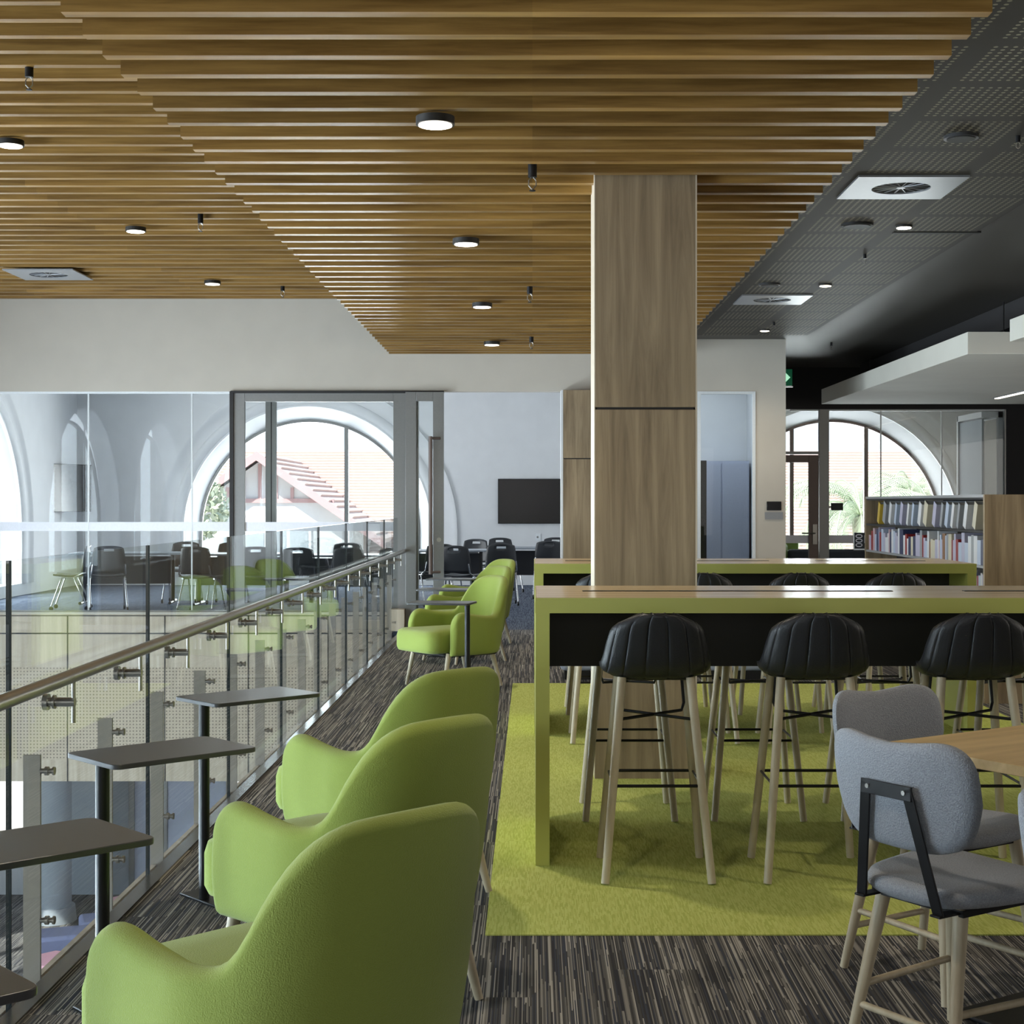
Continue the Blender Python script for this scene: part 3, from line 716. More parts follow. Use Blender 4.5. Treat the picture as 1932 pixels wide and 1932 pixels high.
# laptop side tables
def side_table():
    t = empty('side_table')
    pts = []; a, b, r = .225, .145, .025
    for cx_, cy_, s0 in ((a-r, b-r, 0), (-a+r, b-r, 1), (-a+r, -b+r, 2), (a-r, -b+r, 3)):
        for k in range(5):
            th = pi/2*(s0+k/4); pts.append((cx_+r*cos(th), cy_+r*sin(th)))
    MB().prism(pts, .706, .72, lambda u, v, d: (u, v, d)).build('table_top', 'table_dark', t, bevel=.002)
    MB().cyl((-.185, 0, .012), (-.185, 0, .706), .019, n=20).build('pole', 'blackmetal', t, smooth=True)
    box('base_plate', 'blackmetal', -.21, .21, -.13, .13, 0, .010, t, bevel=.003)
    return t
st = side_table()
tb = [((-.97, 2.15), 43, 'charcoal side table at the lower left corner, nearest the camera'), ((-1.045, 3.13), 43, 'charcoal side table beside the nearest armchair'),
      ((-1.047, 4.31), 43, 'charcoal side table beside the second armchair of the near row'), ((-1.035, 5.55), 43, 'charcoal side table beside the third armchair of the near row'),
      ((-.64, 10.75), 183-14, 'charcoal side table in front of the nearest far armchair'), ((-.70, 12.4), 183-14, 'charcoal side table between the first two far armchairs'), ((-.74, 14.1), 183-14, 'charcoal side table by the farthest armchairs')]
for i, ((x, y), a, lb) in enumerate(tb):
    t = st if i == 0 else dup(st); t.location = (x, y, .001); t.rotation_euler = (0, 0, R(a)); tag(t, lb, 'side table', 'charcoal laptop side tables')

# ------------------------------------------------------------------ high tables
def high_table(y, lb):
    t = empty('high_table', (1.36, y, .005)); h = 1.345; d = .87
    box('table_top', 'top', -h, h, 0, d, 1.02, 1.045, t)
    box('apron', 'lime', -h-.004, h+.004, -.005, -.0005, .985, 1.044, t); box('apron', 'lime', -h-.004, h+.004, d+.0005, d+.005, .985, 1.044, t)
    box('edge_band', 'lime', -h-.004, -h-.0005, -.0005, d+.0005, .985, 1.044, t); box('edge_band', 'lime', h+.0005, h+.004, -.0005, d+.0005, .985, 1.044, t)
    box('end_panel', 'lime', -h-.003, -h+.052, -.004, d+.004, 0, 1.019, t)
    box('end_panel', 'lime', h-.052, h+.003, -.004, d+.004, 0, 1.019, t)
    box('modesty_panel', 'black', -h+.053, h-.053, .40, .43, .735, 1.014, t)
    box('underside', 'black', -h+.053, h-.053, .02, d-.02, .99, 1.018, t)
    box('cable_slot', 'black', -1.15, 0.15, .43, .47, 1.043, 1.047, t); box('cable_slot', 'black', .45, 1.15, .43, .47, 1.043, 1.047, t)
    tag(t, lb, 'high table', 'lime-edged high tables'); return t
high_table(5.94, 'lime-edged high bar table with timber top nearest the camera')
high_table(9.28, 'lime-edged high bar table with timber top behind the column')

# bar stools
def bar_stool():
    t = empty('bar_stool')          # local +Y = facing direction
    rows = []; NU, NV = 112, 30
    for j in range(NV+1):
        v = j/NV
        # side profile
        if v < .38: q = v/.38; y, z = .20-.30*q, .760-.012*sin(pi*q)
        elif v < .58: q = (v-.38)/.20; a = q*R(80); rr = .07; y, z = -.10-rr*sin(a), .760+rr*(1-cos(a))
        else: q = (v-.58)/.42; y, z = -.169-.036*q, .818+.182*q
        if v < .38: wd = .15+.045*(v/.38); wd *= se(1-(v/.10), 2.2) if v < .10 else 1
        else:
            q = (v-.38)/.62; wd = .205-.052*q**1.3
            if v > .86: wd *= max(.55, se((v-.86)/.14, 2.4))
        row = []
        for i in range(NU+1):
            u = -1+2*i/NU; rib = abs(cos(u*pi*3.5)); rib = 1-math.sqrt(rib) if rib < 1 else 0
            f7 = ((u+1)*3.5) % 1; f7 = min(f7, 1-f7)/3.5; rib = 1-math.exp(-(f7/.022)**2)
            k = .0055*rib
            wrap = .075*(1-cos(u*pi/2))
            if v < .38: x = wd*sin(u*pi/2*.98)/1; yy = y; zz = z+.05*abs(u)**3*(.3+.7*v/.38)-k*.6
            else:
                q = min(1, (v-.38)/.25); x = wd*sin(u*pi/2*.98); yy = y+wrap*(1.0-.25*(v-.38)/.62)-k*q; zz = z+.05*abs(u)**3*(1-q)-k*.6*(1-q)
                zz -= .03*abs(u)**2.2*max(0, (v-.7)/.3)
            row.append((x, yy, zz))
        rows.append(row)
    MB().grid(rows).build('seat_shell', 'shell', t, solid=.022, smooth=True)
    tops = [(-.130, -.105), (.130, -.105), (-.13, .12), (.13, .12)]; bots = [(-.198, -.22), (.198, -.22), (-.198, .205), (.198, .205)]
    for (a, b) in zip(tops, bots): MB().cyl((*a, .752), (*b, 0), .0175, .0155, n=16).build('leg', 'leg', t, smooth=True)
    def L(i, z): k = (.752-z)/.752; return Vector((tops[i][0]+(bots[i][0]-tops[i][0])*k, tops[i][1]+(bots[i][1]-tops[i][1])*k, z))
    z = .352
    m_ = MB().tube([L(0, z), L(1, z)], .006).tube([L(2, z), L(3, z)], .006).tube([L(0, z), L(2, z)], .005).tube([L(1, z), L(3, z)], .005)
    m_.build('footrest', 'blackmetal', t)
    m_ = MB(); z = .595
    for sx in (-1, 1):
        m_.tube([(.115*sx, .10, .75), (.125*sx, .10, .63), (.115*sx, .09, .602), (0, 0, .598), (-.13*sx, -.11, z), (-.14*sx, -.12, z+.012)], .006)
    m_.tube([(-.13, -.10, .748), (.13, -.10, .748)], .007).tube([(-.13, .12, .748), (.13, .12, .748)], .007)
    m_.build('wire_brace', 'blackmetal', t)
    return t
bs = bar_stool(); SXN = (.468, 1.07, 1.677, 2.26); SX = (.434, 1.005, 1.58, 2.15); first = True
names = ['leftmost', 'second from left', 'third from left', 'rightmost']
for ti, (y, far) in enumerate(((5.86, 0), (6.95, 1), (9.14, 0), (10.33, 1))):
    for i, x in enumerate(SXN if ti == 0 else SX):
        t = bs if first else dup(bs); first = False
        t.location = (x, y, .0085); t.rotation_euler = (0, 0, pi if far else 0)
        tag(t, 'black ribbed bar stool on the %s side of the %s high table, %s' % ('far' if far else 'near', 'near' if ti < 2 else 'far', names[i]), 'bar stool', 'black bar stools at the high tables')

# ------------------------------------------------------------------ grey dining chairs and table
def dining_chair():
    t = empty('dining_chair')
    # seat pad
    n = 40; out = []
    for (zz, sc) in ((.425, .80), (.428, .93), (.440, .99), (.455, 1.0), (.467, .97), (.474, .86), (.476, .5), (.476, .1)):
        ring = []
        for k in range(n):
            a = 2*pi*k/n; c, s_ = cos(a), sin(a)
            px = .225*sc*math.copysign(abs(c)**.55, c); py = .215*sc*math.copysign(abs(s_)**.55, s_)
            px *= .95+.17*(py/.215)
            ring.append((px, py, zz+.012*(px/.225)**2))
        out.append(ring)
    vs = [p for r_ in out for p in r_]
    fs = [(i*n+k, i*n+(k+1) % n, (i+1)*n+(k+1) % n, (i+1)*n+k) for i in range(len(out)-1) for k in range(n)]
    fs += [tuple(range(n-1, -1, -1)), tuple((len(out)-1)*n+k for k in range(n))]
    MB().add(vs, fs).build('seat', 'blue_grey', t, smooth=True)
    # back pad: rounded, saddle topped, curved
    out = []; N = 56
    def outline(sc):
        r_ = []
        for k in range(N):
            a = 2*pi*k/N; c, s_ = cos(a), sin(a)
            u = math.copysign(abs(c)**.50, c); v = math.copysign(abs(s_)**.50, s_)
            wx = .236 if v > 0 else .236-.035*(-v)
            px = wx*u*sc; pz = .140*v*sc
            if v > 0: pz += -.016*cos(px/.222*pi*.9)*v+.006*v
            r_.append((px, pz))
        return r_
    for dy, sc in ((.022, .10), (.022, .80), (.018, .92), (.008, .985), (-.008, .985), (-.018, .92), (-.022, .80), (-.022, .10)):
        out.append([(x, -.235+dy+.75*x*x-.16*z, .70+z) for x, z in outline(sc)])
    vs = [p for r_ in out for p in r_]
    fs = [(i*N+k, i*N+(k+1) % N, (i+1)*N+(k+1) % N, (i+1)*N+k) for i in range(len(out)-1) for k in range(N)]
    fs += [tuple(range(N-1, -1, -1)), tuple((len(out)-1)*N+k for k in range(N))]
    MB().add(vs, fs).build('backrest', 'blue_grey', t, smooth=True)
    # flat black bracket
    m_ = MB()
    def strip(pts, w_, th):
        pts = [Vector(p) for p in pts]
        for a, b in zip(pts, pts[1:]):
            d = (b-a).normalized(); nrm = Vector((0, 1, 0)) if abs(d.y) < .8 else Vector((0, 0, 1)); nrm = (nrm-d*nrm.dot(d)).normalized(); s_ = d.cross(nrm)
            a2, b2 = a-d*.008, b+d*.008
            vs = [p+s_*(w_*i)+nrm*(th*j) for p in (a2, b2) for i, j in ((-1, -1), (1, -1), (1, 1), (-1, 1))]
            m_.add(vs, [(0, 1, 2, 3), (7, 6, 5, 4), (0, 4, 5, 1), (1, 5, 6, 2), (2, 6, 7, 3), (3, 7, 4, 0)])
    ytop = -.235-.028
    for sx in (-1, 1):
        strip([(sx*.068, ytop-.004, .715), (sx*.125, -.222, .428)], .016, .003); strip([(sx*.125, -.225, .421), (sx*.125, -.12, .421)], .016, .003)
    strip([(-.075, ytop-.004, .712), (.075, ytop-.004, .712)], .018, .003)
    b_ = m_.build('back_bracket', 'blackmetal', t, bevel=.0015)
    for sx in (-1, 1): MB().cyl((sx*.06, ytop-.006, .713), (sx*.06, ytop-.010, .713), .006, n=10).build('screw', 'steel', b_)
    box('seat_frame', 'blackmetal', -.15, .15, -.16, .16, .412, .428, t)
    tops = [(-.125, -.14), (.125, -.14), (-.155, .15), (.155, .15)]; bots = [(-.172, -.225), (.172, -.225), (-.20, .20), (.20, .20)]
    for a, b in zip(tops, bots): MB().cyl((*a, .425), (*b, 0), .0195, .0125, n=16).build('leg', 'leg', t, smooth=True)
    def L(i, z): k = (.425-z)/.425; return Vector((tops[i][0]+(bots[i][0]-tops[i][0])*k, tops[i][1]+(bots[i][1]-tops[i][1])*k, z))
    MB().tube([L(0, .18), L(2, .18)], .0095, 10).build('stretcher', 'leg', t, smooth=True)
    MB().tube([L(1, .18), L(3, .18)], .0095, 10).build('stretcher', 'leg', t, smooth=True)
    MB().tube([L(0, .13), L(1, .13)], .0095, 10).build('stretcher', 'leg', t, smooth=True)
    MB().tube([L(2, .25), L(3, .25)], .0095, 10).build('stretcher', 'leg', t, smooth=True)
    return t
E2 = Vector((.834, .552)); E1 = Vector((.552, -.834))
dc = dining_chair(); dc.location = (1.095, 3.90, .001); dc.rotation_euler = (0, 0, heading(*E2))
tag(dc, 'grey felt dining chair with black back bracket, turned away at the table corner', 'dining chair', 'grey dining chairs')
t = dup(dc); t.location = (1.22, 4.56, .001); t.rotation_euler = (0, 0, heading(*E1)); tag(t, 'grey felt dining chair behind the timber table, back against the bar stools', 'dining chair', 'grey dining chairs')
t = dup(dc); t.location = (1.275, 3.03, .001); t.rotation_euler = (0, 0, heading(.8, -.6)); tag(t, 'grey felt dining chair cut off by the right frame edge', 'dining chair', 'grey dining chairs')
t = empty('cafe_table', (.985+.4*(E1.x+E2.x), 4.26+.4*(E1.y+E2.y), .001), math.atan2(E2.y, E2.x))
box('table_top', 'cafe_top', -.4, .4, -.4, .4, .722, .75, t, bevel=.002)
MB().cyl((0, 0, .01), (0, 0, .722), .035, n=20).build('pedestal', 'blackmetal', t, smooth=True); box('base_plate', 'blackmetal', -.27, .27, -.27, .27, 0, .012, t, bevel=.004)
tag(t, 'square honey timber cafe table with black pedestal base at right', 'table')

# ottomans behind the high tables
t = empty('ottoman', (.62, 12.5, 0)); box('cushion', 'pod', -.40, .40, -.3, .3, .07, .40, t, bevel=.05, seg=4); box('plinth', 'black', -.36, .36, -.26, .26, 0, .07, t)
tag(t, 'pale blue low ottoman behind the far high table, left one', 'ottoman', 'pale ottomans')
t = dup(t); t.location = (1.75, 12.5, 0); tag(t, 'pale blue low ottoman behind the far high table, right one', 'ottoman', 'pale ottomans')

# ------------------------------------------------------------------ bookcase and books
BX, BY0, BY1 = 3.2, 10.77, 14.64
t = empty('bookcase', (BX, BY0, 0)); Ln = BY1-BY0
box('end_panel', 'oak', 0, .62, -.005, .03, 0, 1.48, t); box('end_panel', 'oak', 0, .62, Ln-.03, Ln, 0, 1.48, t)
box('top_board', 'grille', 0, .62, .03, Ln-.03, 1.46, 1.48, t); box('centre_panel', 'black', .30, .32, .03, Ln-.03, 0, 1.46, t)
for z in (.10, .40, .68, .955, 1.205): box('shelf', 'black' if z > 1.1 else 'grille', .005, .30, .03, Ln-.03, z, z+.018, t)
box('underlight_gap', 'black', .01, .30, .03, Ln-.03, 1.445, 1.46, t)
tag(t, 'low oak-ended library bookcase filled with books behind the high tables', 'bookcase')
PAL = [('white', (.62, .62, .64)), ('pale blue', (.42, .48, .60)), ('grey', (.28, .29, .31)), ('red', (.25, .02, .02)), ('cream', (.55, .50, .38)), ('navy', (.03, .04, .10)),
       ('black', (.02, .02, .02)), ('brown', (.25, .13, .07)), ('pink', (.50, .34, .36)), ('yellow', (.55, .38, .05)), ('lilac', (.42, .40, .52))]
for nm, c in PAL: M['bk_'+nm] = mat('book_cover_'+nm.replace(' ', '_'), c, .4, bscale=25)
M['pages'] = mat('book_pages', (.75, .72, .65), .8)
proto_books = {}
def book(nm, y0, z, w_, h, lean, x, group, label):
    key = nm
    if key not in proto_books:
        t = empty('book')
        m_ = MB(); m_.box(0, .14, 0, .0035, 0, 1).box(0, .14, 1-.0035, 1, 0, 1)
        cv = MB(); cv.box(0, .004, 0, 1, 0, 1).box(.004, .15, 0, .07, 0, 1).box(.004, .15, .93, 1, 0, 1); cv.build('cover', 'bk_'+nm, t)
        MB().box(.008, .145, .07, .93, .015, .985).build('page_block', 'pages', t)
        proto_books[key] = t
    else: t = dup(proto_books[key])
    t.location = (x, y0, z); t.scale = (1, w_, h); t.rotation_euler = (lean, 0, 0)
    tag(t, label, 'book', group)
def shelf_row(z, seq_seed, y_from, y_to, hmin, hmax, wmin, wmax, cols, group, row, gap=.0, lean=0):
    rg = random.Random(seq_seed); y = y_to; k = 0; items = []
    while y > y_from+wmax:
        w_ = rg.uniform(wmin, wmax); nm = rg.choice(cols); h = rg.uniform(hmin, hmax); y -= w_+gap*rg.random()
        items.append((nm, y, w_, h)); y -= .002
    n = len(items)
    for k, (nm, y, w_, h) in enumerate(items):
        o_ = (ORD[k] if k else 'first') if k < 30 else 'farther right'
        if k < 30: lb = '%s book on the %s bookcase shelf, %s from the left' % (nm, row, o_)
        else: lb = '%s book on the %s bookcase shelf, %s from the right' % (nm, row, (ORD[n-1-k] if n-1-k else 'first'))
        book(nm, y, z, w_, h, lean, BX+.02, group, lb)
shelf_row(.974, 3, BY0+.05, BY1-.08, .13, .225, .025, .09, ['white', 'white', 'pale blue', 'grey', 'red', 'cream', 'navy', 'brown', 'pink', 'lilac', 'white', 'pale blue', 'lilac'], 'books on the middle bookcase shelf', 'middle')
shelf_row(.699, 5, BY0+.05, BY0+.9, .18, .22, .03, .06, ['white', 'pale blue', 'red', 'navy', 'lilac'], 'books on the lower bookcase shelf', 'lower')
rg = random.Random(11); y = BY1-.42; k = 0
tops = ['yellow', 'grey', 'white', 'pale blue', 'lilac', 'white', 'pale blue', 'white', 'cream', 'lilac', 'grey', 'pale blue', 'white', 'grey', 'white', 'cream']
while y > BY0+.16 and k < len(tops):
    w_ = rg.uniform(.05, .11); y -= w_
    book(tops[k], y, 1.224, w_, .195, R(20), BX+.02, 'books on the top bookcase shelf', '%s book leaning on the top bookcase shelf, %s from the left' % (tops[k], ORD[k] if k else 'first')); 
    y -= rg.uniform(.08, .18); k += 1
# shelf number sign with rotated digits
t = empty('shelf_sign', (BX-.005, BY1+.01, .98)); box('plate', 'rubber', -.095, 0, -.006, .0, .0, .155, t); box('holder', 'joint', -.10, .0, -.008, -.002, -.012, .0, t); box('holder_edge', 'joint', -.103, -.096, -.008, -.002, -.012, .155, t)
fc = bpy.data.curves.new('sign_digits', 'FONT'); fc.body = '000'; fc.size = .095; fc.extrude = .0006; fc.align_x = 'CENTER'; fc.align_y = 'CENTER'
fo = bpy.data.objects.new('tmp_digits', fc); COL.objects.link(fo)
bpy.context.view_layer.update()
me = bpy.data.meshes.new_from_object(fo.evaluated_get(bpy.context.evaluated_depsgraph_get())); bpy.data.objects.remove(fo)
me.materials.clear(); me.materials.append(M['sign_text'])
o = bpy.data.objects.new('digits', me); COL.objects.link(o); o.parent = t; o.location = (-.047, -.0075, .078); o.rotation_euler = (pi/2, -pi/2, 0)
o.scale = (.9, 1.0, 1)
tag(t, 'dark shelf sign with turned digits 000 at the bookcase end', 'sign')

# meeting room furniture glimpsed at the right
t = empty('sofa', (4.40, 22.7, 0)); box('seat', 'slate', -.65, .65, -.35, .35, .1, .44, t, bevel=.04); box('backrest', 'slate', -.65, .65, -.42, -.24, .2, .74, t, bevel=.05)
box('base', 'black', -.6, .6, -.3, .3, 0, .1, t); tag(t, 'dark slate sofa inside the meeting room behind the bookcase', 'sofa')
for i, (x, y, a) in enumerate(((3.30, 22.2, 70), (4.15, 24.4, 200))):
    t = empty('lounge_chair', (x, y, 0), R(a)); box('seat', 'moss', -.3, .3, -.28, .3, .22, .44, t, bevel=.04); box('backrest', 'moss', -.3, .3, -.38, -.26, .25, .82, t, bevel=.04)
    for sx in (-1, 1):
        for sy in (-1, 1): MB().cyl((sx*.22, sy*.2, .22), (sx*.25, sy*.24, 0), .015, n=8).build('leg', 'leg', t)
    tag(t, 'olive green lounge chair in the meeting room, %s' % ['seen behind the brown-framed door', 'behind the slate sofa'][i], 'lounge chair', 'olive lounge chairs')

# ------------------------------------------------------------------ classroom
def class_chair():
    t = empty('classroom_chair')
    # back plate with handle slot
    rows = []; 
    def P(u, v, d=0):
        x = u*(.215-.03*v**3); z = .50+.36*v-.03*abs(u)**3*v; y = -.20-.05*v+.05*u*u; return (x, y+d, z)
    vs = []; fs = []; nu, nv = 12, 10
    for j in range(nv+1):
        for i in range(nu+1): vs.append(P(-1+2*i/nu, j/nv))
    for j in range(nv):
        for i in range(nu):
            if j == 8 and 4 <= i <= 7: continue
            a = j*(nu+1)+i; fs.append((a, a+1, a+nu+2, a+nu+1))
    MB().add(vs, fs).build('backrest', 'plastic', t, solid=.012, smooth=True, recalc=False)
    rows = [[(-.22+.44*i/8, -.21+.42*j/8, .455+.02*((i-4)/4)**2-.015*sin(pi*j/8)) for i in range(9)] for j in range(9)]
    MB().grid(rows).build('seat', 'plastic', t, solid=.018, smooth=True)
    for sx in (-1, 1):
        MB().tube([(sx*.20, -.23, .62), (sx*.215, -.21, .50), (sx*.215, -.05, .44), (sx*.235, -.22, .06)], .011, 8).build('leg', 'chrome', t, smooth=True)
        MB().tube([(sx*.215, -.10, .44), (sx*.215, .10, .43), (sx*.235, .23, .06)], .011, 8).build('leg', 'chrome', t, smooth=True)
        for y in (-.22, .23): MB().cyl((sx*.235-.012, y, .028), (sx*.235+.012, y, .028), .028, n=14).build('caster', 'blackmetal', t, smooth=True)
    return t
def class_table():
    t = empty('classroom_table')
    box('table_top', 'classtable', -.75, .75, -.375, .375, .71, .735, t, bevel=.005)
    for sx in (-1, 1):
        MB().cyl((sx*.6, 0, .05), (sx*.6, 0, .71), .03, n=12).build('leg', 'blackmetal', t, smooth=True)
        MB().tube([(sx*.6, -.32, .05), (sx*.6, .32, .05)], .022, 8).build('foot', 'blackmetal', t)
    box('modesty_panel', 'plastic', -.58, .58, -.01, .01, .3, .68, t)
    return t
ct = class_table()
tables = [((-5.6, 21.1), 6, 'leftmost, seen through the frameless glass wall'), ((-3.95, 20.75), 0, 'second from left, near the silver upright'), ((-2.35, 20.3), 0, 'in front of the arched window, behind the wide glass door'),
          ((-1.35, 22.3), 12, 'middle of the room beside the narrow glass door'), ((.1, 23.6), 0, 'farthest one below the wall screen')]
for i, ((x, y), a, s_) in enumerate(tables):
    t = ct if i == 0 else dup(ct); t.location = (x, y, .001); t.rotation_euler = (0, 0, R(a)); tag(t, 'grey-topped classroom table, '+s_, 'table', 'classroom tables')
cc = class_chair()
chairs = [((-6.15, 20.3), 100, 'leftmost, side-on to the frameless glass'), ((-5.6, 20.05), 20, 'second from the left, back to the glass'), ((-5.0, 21.75), 180, 'behind the leftmost table, left one'),
          ((-4.3, 21.5), 175, 'behind the second table, beside the column of reflections'), ((-4.3, 19.75), -10, 'dark blue-looking, back to glass, left of the upright'), ((-3.60, 19.75), 12, 'beside the black frame post, back to glass'),
          ((-2.95, 19.35), 0, 'behind the wide glass door, left one'), ((-2.3, 19.4), -6, 'behind the wide glass door, right one'), ((-2.6, 21.2), 180, 'beyond the table behind the wide glass door'),
          ((-1.75, 19.2), 10, 'just left of the narrow glass door'), ((-1.35, 21.0), 25, 'seen through the narrow glass door'), ((-.95, 20.2), -20, 'in the opening, left of the far armchair'),
          ((-.45, 21.2), 5, 'in the opening, behind the green armchairs'), ((-.95, 23.4), 160, 'far side, lower left of the wall screen'), ((-.45, 24.3), 200, 'far side, below the wall screen left'),
          ((.25, 22.7), 0, 'below the wall screen, near the oak pier'), ((.38, 24.5), 180, 'farthest, partly hidden by the oak pier')]
for i, ((x, y), a, s_) in enumerate(chairs):
    t = cc if i == 0 else dup(cc); t.location = (x, y, .001); t.rotation_euler = (0, 0, R(a)); tag(t, 'dark plastic classroom chair on casters, '+s_, 'chair', 'classroom chairs on casters')
def tv(loc, rz, w_, h, lb):
    t = empty('wall_screen', loc, rz); box('bezel', 'blackmetal', -w_/2, w_/2, -.05, -.01, -h/2, h/2, t, bevel=.004); box('display', 'screen', -w_/2+.012, w_/2-.012, -.052, -.05, -h/2+.012, h/2-.012, t)
    box('wall_mount', 'black', -.15, .15, -.01, .0, -.12, .12, t); tag(t, lb, 'screen')
tv((.09, YB-.005, 1.45), 0, 1.37, .775, 'black flat wall screen on the white wall beside the oak pier')
tv((XL+.06, 25.3, 1.67), R(68), 1.35, .8, 'black flat wall screen angled on the left classroom wall')
t = empty('power_outlet', (.10, YB, .83)); box('plate', 'joint', -.045, .045, -.012, 0, -.06, .06, t); MB().cyl((-.01, -.012, 0), (-.01, -.016, 0), .018, n=12).build('socket', 'alu', t)
tag(t, 'small white power outlet on the wall under the screen', 'outlet')

# ------------------------------------------------------------------ lower floor furniture
t = empty('floor_cushion', (-4.9, 15.6, -3.6)); MB().cyl((0, 0, 0), (0, 0, .35), .33, n=6).build('body', 'pink', t, bevel=.04); tag(t, 'pink hexagonal pouf on the lower floor near the balustrade post', 'pouf', 'lower floor poufs')
t2 = dup(t); t2.location = (-4.75, 17.9, -3.6); tag(t2, 'pink hexagonal pouf on the lower floor by the far wall', 'pouf', 'lower floor poufs')
for i, (x, y, a, s_) in enumerate(((-4.75, 16.45, 20, 'nearest the pink pouf'), (-4.45, 17.05, 20, 'in the sun patch'))):
    t = empty('bench_seat', (x, y, -3.6), R(a)); box('cushion', 'lilac', -.6, .6, -.22, .22, .2, .42, t, bevel=.04); box('base', 'slate', -.55, .55, -.18, .18, 0, .2, t)
    tag(t, 'blue-violet upholstered bench on the lower floor, '+s_, 'bench', 'lower floor benches')
t = empty('lower_glass_door', (-4.5, 19.45, -3.6))
m_ = MB(); 
for x in (-.62, -.2, .25, .62): m_.box(x-.035, x+.035, -.03, .03, 0, 2.15)
m_.box(-.62, .62, -.03, .03, 2.1, 2.2); m_.build('door_frame', 'alu', t); box('glass_sheet', 'pod', -.6, .6, -.005, .005, 0, 2.1, t)
tag(t, 'blue-tinted glazed door screen on the lower floor', 'door')

# ------------------------------------------------------------------ outside
o = struct(box('ground', 'lawn', -80, 80, YB+1, 140, -4.6, -4.4))
# neighbour house
h = empty('neighbour_house', (0, 50, -4.4))
def roofplane(pts, name, m, rows=24, th=.12):
    """pts: ridge_a, ridge_b, eave_b, eave_a ; stepped tile courses"""
    a, b, c, d = [Vector(p) for p in pts]; mb = MB(); nrm = (b-a).cross(d-a).normalized()
    if nrm.z < 0: nrm = -nrm
    for k in range(rows):
        q0, q1 = k/rows, (k+1)/rows
        p = [a.lerp(d, q0), b.lerp(c, q0), b.lerp(c, q1), a.lerp(d, q1)]
        vs = [p[0], p[1], p[2]+nrm*.07, p[3]+nrm*.07, p[0]-nrm*th, p[1]-nrm*th, p[2]-nrm*th, p[3]-nrm*th]
        mb.add(vs, [(0, 1, 2, 3), (7, 6, 5, 4), (0, 4, 5, 1), (1, 5, 6, 2), (2, 6, 7, 3), (3, 7, 4, 0)])
    return mb.build(name, m, h)
RZ = 3.3+4.4
roofplane([(-14, 5, RZ), (16, 5, RZ), (16, -1.2, RZ-3.5), (-14, -1.2, RZ-3.5)], 'roof', 'tile_roof', 34)
box('wall', 'brick', -13.6, 15.6, 0, 9, 0, RZ-3.2, h)
gx = -8.45; gz = EYE+4.4+(949-856)*48/F_PX
roofplane([(gx, -3.4, gz), (gx, 4, gz), (gx-3.9, 4, gz-2.7), (gx-3.9, -3.4, gz-2.7)], 'gable_roof', 'tile_roof', 16)
roofplane([(gx, -3.4, gz), (gx, 4, gz), (gx+3.9, 4, gz-2.7), (gx+3.9, -3.4, gz-2.7)], 'gable_roof', 'tile_roof', 16)
MB().prism([(gx, gz-.25), (gx+3.2, gz-2.5), (gx+3.2, 0), (gx-3.2, 0), (gx-3.2, gz-2.5)], -2.8, 2, lambda u, v, d: (u, d, v)).build('gable_wall', 'room_white', h)
m_ = MB()
for s_ in (-1, 1):
    m_.prism([(gx, gz+.02), (gx+s_*3.95, gz-2.72), (gx+s_*3.95, gz-2.98), (gx, gz-.25)], -3.5, -3.38, lambda u, v, d: (u, d, v))
m_.build('barge_board', 'fascia', h)
m_ = MB()
for k in range(-5, 6): m_.box(gx+k*.5-.05, gx+k*.5+.05, -2.86, -2.8, gz-1.5-.0, gz-.35-abs(k)*.36) if abs(k) < 4 else None
m_.box(gx-2.3, gx+2.3, -2.88, -2.8, gz-1.55, gz-1.42); m_.build('gable_timber', 'fascia', h)
w_ = box('window', 'joint', gx-1.2, gx+1.6, -2.9, -2.8, gz-3.5, gz-2.3, h); 
for k in range(4): box('window_pane', 'grey_wall', gx-1.1+k*.68, gx-1.1+k*.68+.56, -2.93, -2.9, gz-3.4, gz-2.4, w_)
tag(h, 'neighbouring house with terracotta tiled roof and pale gable', 'house')
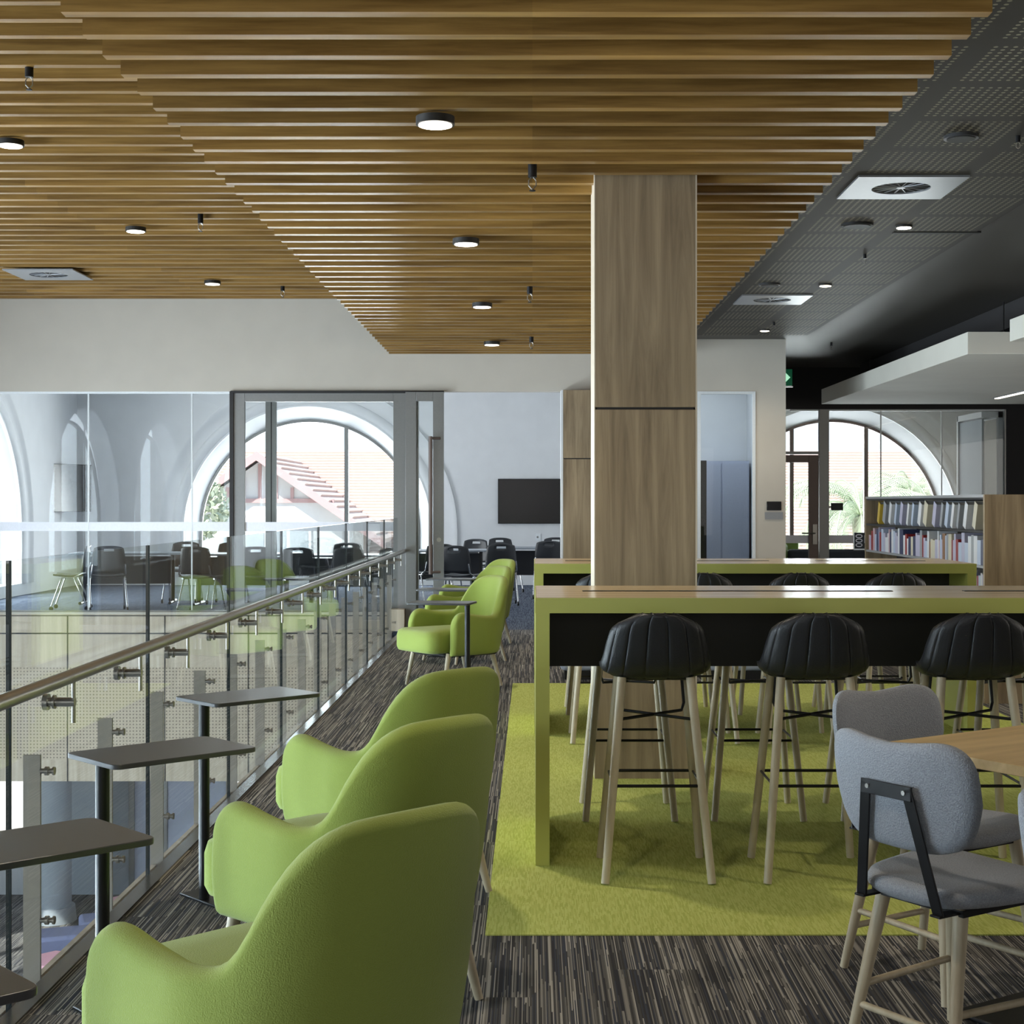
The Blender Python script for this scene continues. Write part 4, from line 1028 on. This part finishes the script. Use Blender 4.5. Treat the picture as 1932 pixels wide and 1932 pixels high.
# palm and shrubs
def palm(x, y, zc, n, L, lb, seed, kind='palm_tree'):
    rg = random.Random(seed); t = empty(kind, (x, y, -4.4)); zc += 4.4
    MB().tube([(0, 0, 0), (.1, .05, zc*.5), (0, 0, zc)], .22, 10).build('trunk', 'bark', t, smooth=True)
    m_ = MB()
    for i in range(n):
        a = 2*pi*i/n+rg.uniform(-.2, .2); el = rg.uniform(-.1, 1.25); ln = L*rg.uniform(.8, 1.15); p = Vector((0, 0, zc)); pts = [p.copy()]; e = el
        for k in range(10):
            p = p+Vector((cos(a)*cos(e), sin(a)*cos(e), sin(e)))*(ln/10); e -= .20+.02*k; pts.append(p.copy())
        m_.tube(pts, .018, 4)
        for k in range(1, 10):
            for f_ in (0, .2, .4, .6, .8):
                q = pts[k].lerp(pts[k+1], f_); d = (pts[k+1]-pts[k]).normalized(); s_ = Vector((-sin(a), cos(a), 0)); ll = .55*L/2.6*(1-abs(k-4.5)/7)
                for sg in (-1, 1):
                    tip = q+s_*sg*ll*.55+d*ll*.5+Vector((0, 0, -ll*.55)); wv = d*.016
                    m_.add([q-wv, q+wv, tip], [(0, 1, 2)])
    m_.build('crown', 'frond', t, recalc=False); tag(t, lb, 'palm tree'); return t
palm(8.2, 38, 1.1, 42, 2.9, 'bushy palm tree seen through the right arched window', 3)
palm(11.2, 45, 1.7, 36, 2.6, 'smaller palm tree at the right side of the arched window', 8)
def shrub(x, y, z0, r, n, lb, seed, m='leafy'):
    rg = random.Random(seed); m_ = MB()
    t = empty('garden_shrub', (x, y, -4.4))
    MB().cyl((0, 0, 0), (0, 0, z0+4.4), .12, .05, n=8).build('stem', 'bark', t)
    for i in range(n):
        d = Vector((rg.gauss(0, 1), rg.gauss(0, 1), rg.gauss(0, 1))).normalized()*r*rg.uniform(.6, 1)**.5; c = Vector((0, 0, z0+4.4))+Vector((d.x, d.y, d.z*.8))
        a = Vector((rg.gauss(0, 1), rg.gauss(0, 1), rg.gauss(0, 1))).normalized()*.13; b = a.orthogonal().normalized()*.07
        m_.add([c-a, c+b, c+a, c-b], [(0, 1, 2, 3)])
    m_.build('foliage', m, t, recalc=False); tag(t, lb, 'shrub', 'shrubs outside the arched windows')
for i, (x, y, z, r, s_) in enumerate(((5.2, 35, -1.2, 1.3, 'left one below the palm'), (7.9, 33.0, -1.5, 1.2, 'middle one below the palm'), (9.6, 33.5, -.2, 1.0, 'right one beside the window edge'), (-10.3, 44, 1.3, 1.5, 'at the left edge of the main arch'))):
    shrub(x, y, z, r, 1500, 'pale green garden shrub outside, '+s_, i)
